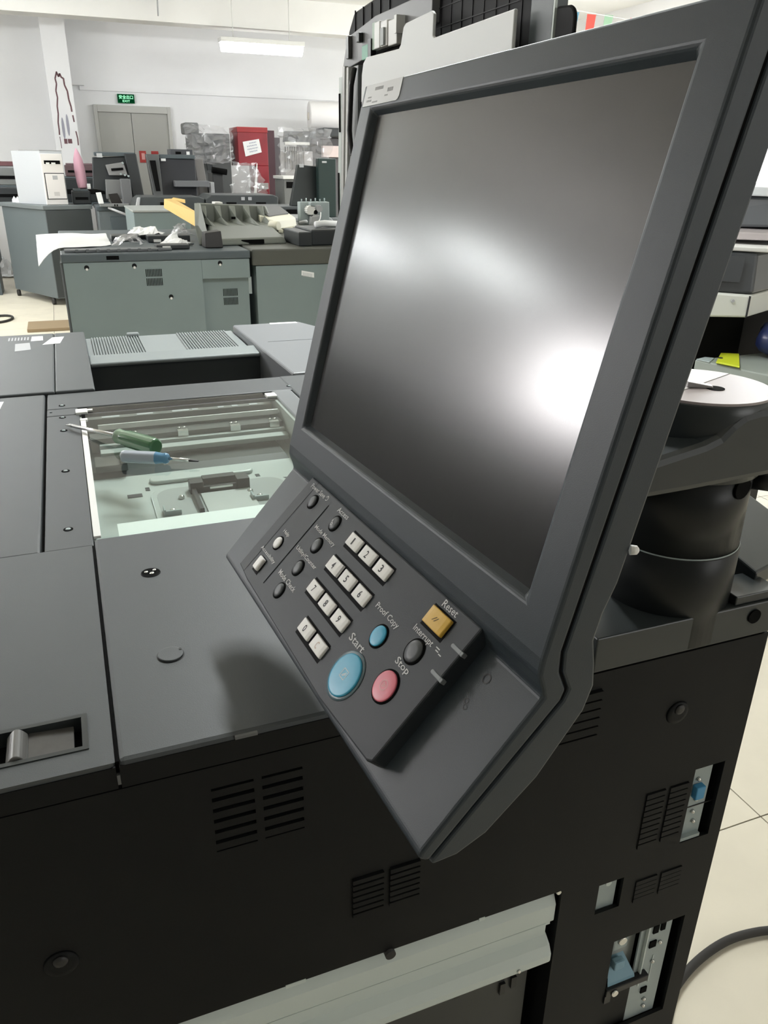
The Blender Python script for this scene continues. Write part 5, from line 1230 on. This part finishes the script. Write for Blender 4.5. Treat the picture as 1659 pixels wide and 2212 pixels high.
build(G().hexa([(1.07, 9.40, 1.10), (1.45, 9.40, 1.10), (1.45, 9.46, 1.10), (1.07, 9.46, 1.10), (1.08, 9.46, 1.505), (1.46, 9.46, 1.498), (1.46, 9.52, 1.498), (1.08, 9.52, 1.505)]), 'lid_panel', mat('dark_blue_black', (0.016, 0.018, 0.024), 0.4), lb, bevel=0.008)
build(G().hexa([(0.985, 9.30, 1.031), (1.07, 9.30, 1.031), (1.07, 9.46, 1.031), (0.985, 9.46, 1.031), (0.94, 9.40, 1.54), (1.075, 9.40, 1.54), (1.075, 9.50, 1.54), (0.94, 9.50, 1.54)]), 'lid_arm', mat('arm_grey', (0.09, 0.095, 0.095), 0.45), lb, bevel=0.006)
build(G().hexa([(1.0, 9.285, 1.18), (1.045, 9.285, 1.18), (1.045, 9.30, 1.18), (1.0, 9.30, 1.18), (0.97, 9.36, 1.48), (1.03, 9.36, 1.48), (1.03, 9.38, 1.48), (0.97, 9.38, 1.48)]), 'arm_recess', void, lb)
build(G().box(1.08, 1.46, 9.44, 9.53, 1.50, 1.54), 'lid_top_bar', bgtrim, lb, bevel=0.006)
build(G().box(1.095, 1.145, 9.43, 9.44, 1.475, 1.50), 'lid_label', paper, lb)
build(G().box(1.20, 1.56, 9.24, 9.40, 1.225, 1.285), 'paper_shelf', mat('shelf_grey', (0.16, 0.165, 0.175), 0.5), lb, bevel=0.004)
build(G().box(1.06, 1.50, 9.25, 9.40, 1.031, 1.12), 'lid_base', bgdark, lb, bevel=0.004)
gb = thing('control_box', 'dark control box with a white sticker behind the second opened lid', 'control box', (1.36, 9.9, 1.03))
build(G().box(1.25, 1.50, 9.85, 10.1, 1.031, 1.60), 'box_body', mat('control_box_slate', (0.06, 0.064, 0.072), 0.5), gb, bevel=0.006)
build(G().box(1.43, 1.465, 9.843, 9.85, 1.545, 1.578), 'white_sticker', paper, gb)
build(G().box(1.31, 1.37, 9.844, 9.85, 1.55, 1.575), 'dark_window', void, gb)
gc = thing('grey_post', 'grey vertical machine post with pale front, left of the plastic wrap', 'post', (1.58, 9.6, 1.03))
build(G().hexa([(1.50, 9.5, 1.031), (1.60, 9.5, 1.031), (1.60, 9.7, 1.031), (1.50, 9.7, 1.031), (1.46, 9.55, 1.50), (1.56, 9.55, 1.50), (1.56, 9.7, 1.50), (1.46, 9.7, 1.50)]), 'post_body', mat('post_taupe', (0.20, 0.19, 0.185), 0.5), gc, bevel=0.006)
build(G().box(1.60, 1.64, 9.4, 9.7, 1.031, 1.27), 'post_rib', inkgrey, gc, bevel=0.004)

# red sign on the door
rs = thing('red_notice', 'small red and white notice on the right leaf of the grey door', 'sign', (1.26, 12.94, 1.5))
build(G().box(1.205, 1.30, 12.944, 12.954, 1.46, 1.615), 'notice_plate', redsign, rs)
build(G().box(1.235, 1.28, 12.941, 12.944, 1.50, 1.585), 'notice_field', mat('notice_pale', (0.7, 0.35, 0.33), 0.6), rs)
rs = thing('red_notice', 'red plate right of the red and white notice, half behind the dark lid', 'sign', (1.43, 12.94, 1.5))
build(G().box(1.375, 1.475, 12.944, 12.954, 1.50, 1.615), 'notice_plate', redsign, rs)
build(G().box(1.395, 1.455, 12.941, 12.944, 1.52, 1.58), 'notice_field', mat('notice_dull_red', (0.4, 0.06, 0.06), 0.6), rs)

# wrapped machines along the far side
wt = thing('pallet_row', 'low dark base the wrapped machines stand on along the far side', 'pallet', (2.8, 11.5, 0))
build(G().box(1.6, 4.4, 10.95, 12.4, 0.10, 0.16), 'deck', brown, wt)
for x in (1.65, 2.95, 4.3): build(G().box(x - 0.05, x + 0.05, 10.95, 12.4, 0, 0.10), 'runner', brown, wt)
rc = thing('wrapped_crate', 'tall crate wrapped in dark red film with a white paper label', 'crate', (2.5, 11.2, 0.16))
build(G().box(2.255, 2.645, 11.0, 11.5, 1.44, 1.87), 'crate_upper', redm, rc, bevel=0.008)
build(G().box(2.495, 2.645, 11.0, 11.5, 0.161, 1.44), 'crate_lower', redm, rc, bevel=0.006)
build(G().box(2.250, 2.648, 10.99, 11.5, 1.83, 1.892), 'crate_lid', mat('red_lid', (0.3, 0.018, 0.022), 0.45), rc, bevel=0.006)
build(G().box(2.648, 2.74, 11.02, 11.5, 0.161, 1.86), 'crate_side', mat('plum_side', (0.06, 0.02, 0.03), 0.5), rc)
g = G(); g.prism([(2.317, 1.719), (2.344, 1.548), (2.558, 1.602), (2.529, 1.757)], lambda u, v, a: (u, a, v), 10.988, 10.994); lab_ = build(g, 'paper_label', paper, rc)
g = G()
for k, (x0, x1, z) in enumerate(((2.40, 2.49, 1.705), (2.37, 2.50, 1.672), (2.375, 2.51, 1.637), (2.40, 2.50, 1.604))):
    x = x0
    while x < x1:
        w = random.uniform(0.008, 0.02); dz_ = (x - 2.4) * 0.2
        g.box(x, min(x + w, x1), 10.985, 10.988, z + dz_ - 0.007, z + dz_ + 0.007); x += w + 0.006
o = build(g, 'faded_print', mat('blue_grey_print', (0.42, 0.44, 0.52), 0.7), lab_); o['kind'] = 'stuff'
build(G().box(2.49, 2.62, 10.95, 11.0, 1.161, 1.235), 'crate_foot', mat('foot_grey', (0.32, 0.3, 0.29), 0.6), rc)
def wrapped(x0, x1, y0, y1, z1, label, dark, name='wrapped_machine'):
    r = thing(name, label, 'machine', ((x0 + x1) / 2, (y0 + y1) / 2, 0.16))
    build(G().box(x0 + 0.04, x1 - 0.04, y0 + 0.04, y1, 0.161, z1 - 0.12), 'machine_body', dark, r, bevel=0.01)
    return r
def wrapfilm(P, label, sd, amp, loc, nx=14, ny=14):
    sheet(P, nx, ny, lambda u, v, n, n2: Vector((amp * 0.6 * n2, -abs(amp * (n + 0.6 * n2)), amp * 0.5 * n)), film, 'plastic_wrap', label, 'plastic wrap', loc, sd, 9.0, 'clear wrap over the machines at the far side', 0.02)
w1 = wrapped(1.66, 2.22, 11.1, 11.7, 1.93, 'dark machine under crumpled clear wrap left of the red crate', mat('wrapped_dark', (0.10, 0.105, 0.105), 0.5))
build(G().hexa([(1.86, 11.05, 1.38), (1.93, 11.05, 1.38), (1.93, 11.1, 1.38), (1.86, 11.1, 1.38), (1.83, 11.05, 1.70), (1.89, 11.05, 1.70), (1.89, 11.1, 1.70), (1.83, 11.1, 1.70)]), 'dark_bar', bgdark, w1)
build(G().box(1.62, 1.80, 11.15, 11.5, 1.80, 1.93), 'machine_head', mat('wrapped_grey', (0.16, 0.165, 0.165), 0.5), w1, bevel=0.02)
bb = thing('roller_unit', 'black roller unit lying in front of the clear wrap left of the red crate', 'printer unit', (2.0, 10.6, 1.03))
sup2 = thing('dark_counter', 'dark counter carrying the black roller unit before the wrapped machines', 'counter', (2.2, 10.4, 0))
build(G().box(1.80, 2.52, 10.2, 10.9, 0.0, 1.03), 'counter_body', bggrey2, sup2, bevel=0.004)
build(G().box(1.78, 2.54, 10.18, 10.92, 1.031, 1.06), 'counter_top', bgtrim, sup2, bevel=0.004)
build(G().box(1.80, 1.93, 10.4, 10.75, 1.061, 1.36), 'unit_body', mat('unit_slate', (0.05, 0.052, 0.055), 0.5), bb, bevel=0.01)
build(G().cyl((1.79, 10.365, 1.39), (1.97, 10.365, 1.365), 0.035, n=12), 'roller', void, bb)
wrapfilm([(1.60, 11.01, 1.45), (2.18, 10.99, 1.47), (2.185, 10.99, 1.88), (1.60, 11.01, 1.92)], 'crumpled clear plastic wrap left of the red crate', 11, 0.10, (1.95, 11.05, 1.4))
sheet([(2.02, 10.45, 1.065), (2.47, 10.30, 1.065), (2.44, 10.83, 1.46), (2.16, 10.83, 1.46)], 12, 12, lambda u, v, n, n2: Vector((0.05 * n2, 0.02 * n, abs(0.05 * n + 0.03 * n2) + 0.006)), film, 'plastic_wrap',
      'clear plastic wrap spilling down in front of the red crate', 'plastic wrap', (2.2, 10.6, 1.065), 12, 9.0, 'clear wrap over the machines at the far side', 0.02)
wp = thing('white_rod', 'white tapered plastic strip leaning on the red crate', 'strip', (2.42, 10.8, 1.06))
build(G().hexa([(2.36, 10.7, 1.061), (2.40, 10.7, 1.061), (2.40, 10.73, 1.061), (2.36, 10.73, 1.061), (2.465, 10.9, 1.47), (2.475, 10.9, 1.47), (2.475, 10.91, 1.47), (2.465, 10.91, 1.47)]), 'strip_body', white, wp)
w2 = wrapped(2.80, 3.36, 11.2, 11.8, 1.75, 'wrapped pale copier with a dark tilted lid right of the red crate', mat('pale_wrapped', (0.42, 0.41, 0.41), 0.5))
build(G().hexa([(2.90, 11.15, 1.735), (3.22, 11.15, 1.735), (3.24, 11.3, 1.735), (2.92, 11.3, 1.735), (2.94, 11.16, 1.865), (3.28, 11.16, 1.865), (3.28, 11.3, 1.865), (2.94, 11.3, 1.865)]), 'copier_lid', bgdark, w2, bevel=0.006)
build(G().box(2.90, 3.24, 11.10, 11.16, 1.70, 1.735), 'white_edge', white, w2, bevel=0.004)
for k in range(9): build(G().box(2.93 + 0.032 * k, 2.945 + 0.032 * k, 11.225, 11.242, 1.40, 1.68), 'front_groove', mat('groove_taupe', (0.2, 0.19, 0.185), 0.5), w2)
build(G().box(2.74, 2.82, 11.05, 11.6, 0.161, 1.78), 'side_panel', mat('side_plum_grey', (0.12, 0.11, 0.12), 0.5), w2)
wrapfilm([(2.76, 10.95, 1.36), (3.45, 10.95, 1.36), (3.50, 11.0, 1.90), (2.80, 11.0, 1.90)], 'clear plastic wrap hanging over the pale copier right of the red crate', 13, 0.10, (3.1, 11.0, 1.36))
w3 = wrapped(3.42, 4.1, 11.2, 11.8, 1.92, 'wrapped machine with a dark top and pale pink front beside the raised feeder', mat('plum_dark', (0.09, 0.085, 0.09), 0.5))
build(G().box(3.44, 3.72, 11.16, 11.24, 1.56, 1.70), 'pale_front', mat('pale_pink_front', (0.62, 0.52, 0.50), 0.6), w3, bevel=0.004)
build(G().box(3.44, 4.0, 11.14, 11.5, 1.801, 1.92), 'machine_top', bgdark, w3, bevel=0.02)
rl = thing('white_roll', 'big white film roll lying on the wrapped machine beside the raised feeder', 'roll', (3.75, 12.2, 1.85))
bk = thing('stack_cabinet', 'plain dark cabinet under the white film roll by the far wall', 'cabinet', (3.8, 12.2, 0.16))
build(G().box(3.4, 4.3, 11.85, 12.35, 0.161, 1.90), 'cabinet_body', bggrey2, bk, bevel=0.01)
g = G(); g.cyl((3.53, 12.12, 2.10), (4.25, 12.02, 2.10), 0.195, n=28); build(g, 'roll_body', mat('roll_white', (0.82, 0.80, 0.78), 0.6), rl, bevel=0.02)
build(G().cyl((3.518, 12.1217, 2.10), (3.53, 12.12, 2.10), 0.05, n=18), 'roll_core', mat('core_cream', (0.8, 0.75, 0.65), 0.7), rl)
wtb = thing('white_table', 'white table edge with a grey machine below, right of the red crate', 'table', (2.75, 10.3, 0))
build(G().box(2.55, 2.86, 9.9, 10.4, 1.30, 1.335), 'table_top', white, wtb, bevel=0.004)
build(G().box(2.57, 2.85, 9.95, 10.4, 0.0, 1.299), 'table_body', mat('table_body_grey', (0.17, 0.175, 0.17), 0.5), wtb, bevel=0.01)
build(G().box(2.60, 2.80, 9.942, 9.95, 1.20, 1.27), 'table_slot', void, wtb)
# dark lids at right
lr = thing('opened_scanner', 'dark trapezoid scanner lid standing open left of the raised feeder', 'scanner', (2.2, 7.7, 1.105))
build(G().hexa([(2.03, 7.62, 1.106), (2.34, 7.62, 1.106), (2.34, 7.7, 1.106), (2.03, 7.7, 1.106), (2.115, 7.66, 1.46), (2.30, 7.66, 1.445), (2.30, 7.72, 1.445), (2.115, 7.72, 1.46)]), 'lid_panel', mat('lid_green_black', (0.018, 0.024, 0.024), 0.35), lr, bevel=0.006)
build(G().box(2.13, 2.17, 7.65, 7.70, 1.435, 1.465), 'lid_tab', inkgrey, lr)
lr2 = thing('opened_scanner', 'tall dark green-black cover with a small pale handle beside the raised feeder', 'scanner', (2.36, 7.6, 1.0))
build(G().box(2.27, 2.44, 7.52, 7.60, 1.009, 1.515), 'cover_panel', mat('cover_green_black', (0.014, 0.03, 0.027), 0.35), lr2, bevel=0.006)
build(G().box(2.305, 2.35, 7.512, 7.52, 1.475, 1.49), 'cover_handle', inkgrey, lr2, bevel=0.003)

# floor clutter on the left
pts = smooth_path([(-0.95, 8.75, 0.012), (-0.75, 8.95, 0.012), (-0.60, 8.95, 0.012), (-0.56, 8.75, 0.012), (-0.66, 8.55, 0.012), (-0.95, 8.5, 0.012)])
solo(G().tube(pts, 0.012, 8), 'cable_loop', rubber, 'black cable loop lying on the beige floor at the left edge', 'cable', (-0.75, 8.7, 0))
solo(G().box(-0.42, -0.05, 8.0, 8.42, 0.0, 0.03), 'cardboard_sheet', brown, 'brown cardboard sheet on the floor left of the vented cabinet', 'cardboard', (-0.25, 8.2, 0), bevel=0.004)
sheet([(-0.62, 7.0, 0.03), (-0.25, 7.0, 0.03), (-0.20, 7.6, 0.03), (-0.58, 7.6, 0.03)], 8, 8, lambda u, v, n, n2: Vector((0, 0, 0.02 * abs(n) + 0.02 * n2)), mat('tan_cardboard', (0.5, 0.42, 0.32), 0.8), 'tan_cardboard', 'pale tan cardboard piece on the floor near the copier far corner', 'cardboard', (-0.4, 7.3, 0), 21, thick=0.004)
sheet([(-1.1, 12.1, 0.02), (-0.68, 12.1, 0.02), (-0.68, 12.6, 0.02), (-1.1, 12.6, 0.02)], 10, 10, lambda u, v, n, n2: Vector((0, 0, max(0, 0.3 * 4 * u * (1 - u) * v * (0.6 + n)))), paper, 'plastic_bag', 'crumpled white plastic bag on the floor at the left edge', 'bag', (-0.9, 12.3, 0), 22, 10, rag=0.03)
dc = thing('dark_cabinet', 'dark cabinet standing behind the blue-grey cabinet at the left edge', 'cabinet', (-1.2, 10.9, 0))
build(G().box(-1.6, -0.72, 10.45, 10.95, 0.35, 0.95), 'cabinet_body', bgtrim, dc, bevel=0.01)
for x in (-1.55, -0.78): build(G().box(x - 0.03, x + 0.03, 10.5, 10.9, 0, 0.35), 'cabinet_leg', bgtrim, dc)
# pendant rod and junction box by the beam
pd = thing('pendant_lamp', 'small grey pendant fitting with a thin rod above the beam', 'lamp', (1.36, 10.85, 3.1))
build(G().box(1.28, 1.46, 10.80, 10.92, 3.22, ZC), 'pendant_box', inkgrey, pd, bevel=0.006)
build(G().cyl((1.385, 10.9, 3.02), (1.39, 10.86, 3.23), 0.008, n=8), 'pendant_rod', inkgrey, pd)
# bunting on the far right
for i, (x, z, w, hh, c, nm) in enumerate(((5.48, 3.17, 0.10, 0.16, (0.20, 0.42, 0.24), 'dark green'), (5.70, 3.14, 0.10, 0.16, (0.72, 0.70, 0.42), 'pale yellow'), (5.82, 3.10, 0.09, 0.17, (0.12, 0.30, 0.42), 'blue'), (6.02, 3.09, 0.15, 0.30, (0.75, 0.08, 0.06), 'red'), (6.26, 3.10, 0.15, 0.18, (0.28, 0.45, 0.30), 'sage green'), (6.62, 3.09, 0.15, 0.18, (0.70, 0.12, 0.16), 'rose red'))):
    f_ = thing('bunting_flag', nm + ' paper bunting flag hanging above the top edge of the panel', 'flag', (x, 9.0, z - hh), 'bunting flags')
    build(G().hexa([(x - w / 2 + 0.02, 9.0, z - hh), (x + w / 2 - 0.03, 9.0, z - hh), (x + w / 2 - 0.03, 9.003, z - hh), (x - w / 2 + 0.02, 9.003, z - hh), (x - w / 2 + 0.03, 9.0, z), (x + w / 2, 9.0, z), (x + w / 2, 9.003, z), (x - w / 2 + 0.03, 9.003, z)]), 'flag_sheet', mat('flag_' + nm.replace(' ', '_'), c, 0.8), f_)
solo(G().tube([(5.0, 9.0, 3.16), (5.9, 9.0, 3.11), (6.6, 9.0, 3.07), (6.99, 9.0, 3.06)], 0.004, 6), 'bunting_string', white, 'thin string the paper bunting flags hang from', 'string', (6.0, 9.0, 3.1))

# ------------------------------------------------------------------ printer at the right edge
mp_ = thing('white_printer', 'white and charcoal office printer at the right edge behind the swivel post', 'printer', (2.3, 2.2, 0.95))
pY = 1.9
rot = math.radians(0)
def pbox(x0, x1, y0, y1, z0, z1, m_, nm, bev=0.006, par=None):
    return build(G().box(x0, x1, y0, y1, z0, z1), nm, m_, par or mp_, bevel=bev)
g = G(); g.hexa([(1.76, 1.98, 1.035), (1.955, 1.90, 1.035), (2.60, 2.2, 1.035), (2.4, 2.5, 1.035), (1.76, 1.98, 1.115), (1.955, 1.90, 1.102), (2.60, 2.2, 1.102), (2.4, 2.5, 1.115)]); build(g, 'white_band', mat('printer_white', (0.74, 0.76, 0.70), 0.4), mp_, bevel=0.006)
build(G().lathe([(0.006, 0), (0.005, 0.002)], (1.905, 1.918, 1.085), (-0.38, -0.92, 0), 10), 'band_screw', inkgrey, mp_)
build(G().box(1.951, 1.954, 1.897, 1.905, 1.037, 1.10), 'band_seam', ink, mp_)
g = G(); g.hexa([(1.76, 1.985, 1.116), (1.965, 1.905, 1.104), (2.6, 2.21, 1.104), (2.4, 2.5, 1.116), (1.76, 1.99, 1.235), (1.965, 1.915, 1.225), (2.6, 2.22, 1.225), (2.4, 2.5, 1.235)]); build(g, 'dark_front', mat('printer_slate', (0.05, 0.055, 0.06), 0.35), mp_, bevel=0.008)
g = G(); g.hexa([(1.80, 1.958, 1.145), (1.915, 1.914, 1.138), (1.917, 1.920, 1.138), (1.802, 1.964, 1.145), (1.80, 1.962, 1.222), (1.925, 1.916, 1.216), (1.927, 1.922, 1.216), (1.802, 1.968, 1.222)]); build(g, 'front_hatch', mat('printer_hatch', (0.045, 0.05, 0.055), 0.35), mp_, bevel=0.003)
g = G(); g.hexa([(1.74, 2.0, 1.237), (2.1, 1.86, 1.222), (2.6, 2.22, 1.23), (2.4, 2.5, 1.24), (1.74, 2.0, 1.250), (2.1, 1.86, 1.236), (2.6, 2.22, 1.245), (2.4, 2.5, 1.252)]); build(g, 'white_shelf', white, mp_, bevel=0.003)
g = G(); g.hexa([(1.78, 2.05, 1.262), (2.1, 1.93, 1.255), (2.6, 2.3, 1.26), (2.4, 2.55, 1.262), (1.80, 2.06, 1.285), (2.1, 1.95, 1.275), (2.6, 2.3, 1.28), (2.4, 2.55, 1.285)]); build(g, 'output_tray', mat('warm_grey_tray', (0.42, 0.38, 0.38), 0.4), mp_, bevel=0.004)
build(G().box(1.80, 2.4, 2.1, 2.4, 1.24, 1.26), 'tray_riser', inkgrey, mp_)
g = G(); g.hexa([(1.80, 2.2, 1.286), (2.2, 2.05, 1.286), (2.6, 2.35, 1.286), (2.4, 2.6, 1.286), (1.82, 2.2, 1.385), (2.2, 2.07, 1.375), (2.6, 2.35, 1.375), (2.4, 2.6, 1.385)]); build(g, 'scanner_head', mat('printer_scan_slate', (0.13, 0.14, 0.15), 0.35), mp_, bevel=0.008)
g = G(); g.hexa([(1.80, 2.2, 1.387), (2.2, 2.05, 1.377), (2.6, 2.35, 1.377), (2.4, 2.6, 1.387), (1.82, 2.21, 1.415), (2.2, 2.07, 1.405), (2.6, 2.35, 1.405), (2.4, 2.6, 1.415)]); build(g, 'scanner_lid', mat('printer_pale', (0.62, 0.64, 0.66), 0.4), mp_, bevel=0.006)
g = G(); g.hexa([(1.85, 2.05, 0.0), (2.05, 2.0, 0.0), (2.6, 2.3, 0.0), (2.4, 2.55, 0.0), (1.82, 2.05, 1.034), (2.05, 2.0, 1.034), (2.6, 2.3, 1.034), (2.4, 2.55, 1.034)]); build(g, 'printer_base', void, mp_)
tb = thing('metal_shelf', 'grey-green metal shelf plate behind the swivel cap carrying a lime tray', 'shelf', (1.3, 1.3, 0.86))
# plate seen edge on, behind the post
g = G(); sq_ = [(1.832, 1.956), (1.905, 1.70), (2.45, 1.72), (2.45, 1.98)]
g.hexa([(x, y, 0.868) for x, y in sq_] + [(x, y, 0.900) for x, y in sq_]); build(g, 'shelf_plate', mat('grey_green_plate', (0.26, 0.29, 0.26), 0.5), tb, bevel=0.004)
for x, y in ((1.95, 1.74), (2.4, 1.75), (2.4, 1.95), (1.92, 1.95)): build(G().box(x - 0.015, x + 0.015, y - 0.015, y + 0.015, 0.0, 0.867), 'shelf_leg', black, tb)
g = G(); sq_ = [(1.833, 1.950), (1.845, 1.905), (1.90, 1.945), (1.88, 1.965)]; g.hexa([(x, y, 0.9001) for x, y in sq_] + [(x, y, 0.903) for x, y in sq_]); build(g, 'shelf_corner', zinc, tb)
lm = thing('lime_tray', 'lime yellow plastic sheet lying on the grey-green shelf plate', 'tray', (1.9, 1.9, 0.9))
g = G(); sq_ = [(1.846, 1.880), (1.868, 1.804), (2.005, 1.950), (1.955, 1.978)]; g.hexa([(x, y, 0.9035) for x, y in sq_] + [(x, y, 0.909) for x, y in sq_]); build(g, 'lime_sheet', limem, lm, bevel=0.002)
g = G(); g.lathe([(0.008, 0), (0.007, 0.002)], (1.895, 1.915, 0.909), (0, 0, 1), 14); build(g, 'sheet_hole', black, lm)
nb = thing('navy_bag', 'dark navy glossy film bag with white marks on the shelf plate at the right edge', 'bag', (2.17, 1.9, 0.9))
vs = []; fs = []; n1, n2_ = 18, 10
for j in range(n2_ + 1):
    for i in range(n1):
        a = 2 * math.pi * i / n1; t_ = math.pi * j / n2_
        p = Vector((0.115 * math.sin(t_) * math.cos(a), 0.085 * math.sin(t_) * math.sin(a), -0.062 * math.cos(t_)))
        p *= 1 + 0.16 * noise.noise(p * 18)
        vs.append((2.145 + p.x, 1.89 + p.y, 0.963 + p.z))
for j in range(n2_):
    for i in range(n1): fs.append((j * n1 + i, j * n1 + (i + 1) % n1, (j + 1) * n1 + (i + 1) % n1, (j + 1) * n1 + i))
build(G().add(vs, fs, 0, True), 'bag_film', navy, nb)
build(G().hexa([(2.066, 1.846, 0.935), (2.086, 1.832, 0.935), (2.088, 1.838, 0.935), (2.068, 1.850, 0.935), (2.072, 1.846, 0.985), (2.090, 1.832, 0.99), (2.092, 1.838, 0.99), (2.076, 1.850, 0.985)]), 'white_mark', paper, nb)

# dark machines along the left wall (unseen, added so the lower display reflects something dark)
for k in range(5):
    y = 3.1 + 1.75 * k
    r = thing('unseen_copier', 'unseen dark copier added by the left wall to darken the screen reflection', 'copier', (-4.5, y + 0.75, 0), 'unseen copiers added by the left wall')
    build(G().box(-4.95, -4.1, y, y + 1.5, 0.0, 1.12), 'copier_body', bgdark, r, bevel=0.02)
    build(G().box(-4.93, -4.15, y + 0.1, y + 1.4, 1.1205, 1.28), 'copier_head', bgtrim, r, bevel=0.02)
    for z in (0.3, 0.6): build(G().box(-4.098, -4.09, y + 0.15, y + 1.0, z, z + 0.2), 'drawer', body, r, bevel=0.005)

for o in bpy.data.objects:
    for k in ('_root', '_loc', '_local'):
        if k in o: del o[k]
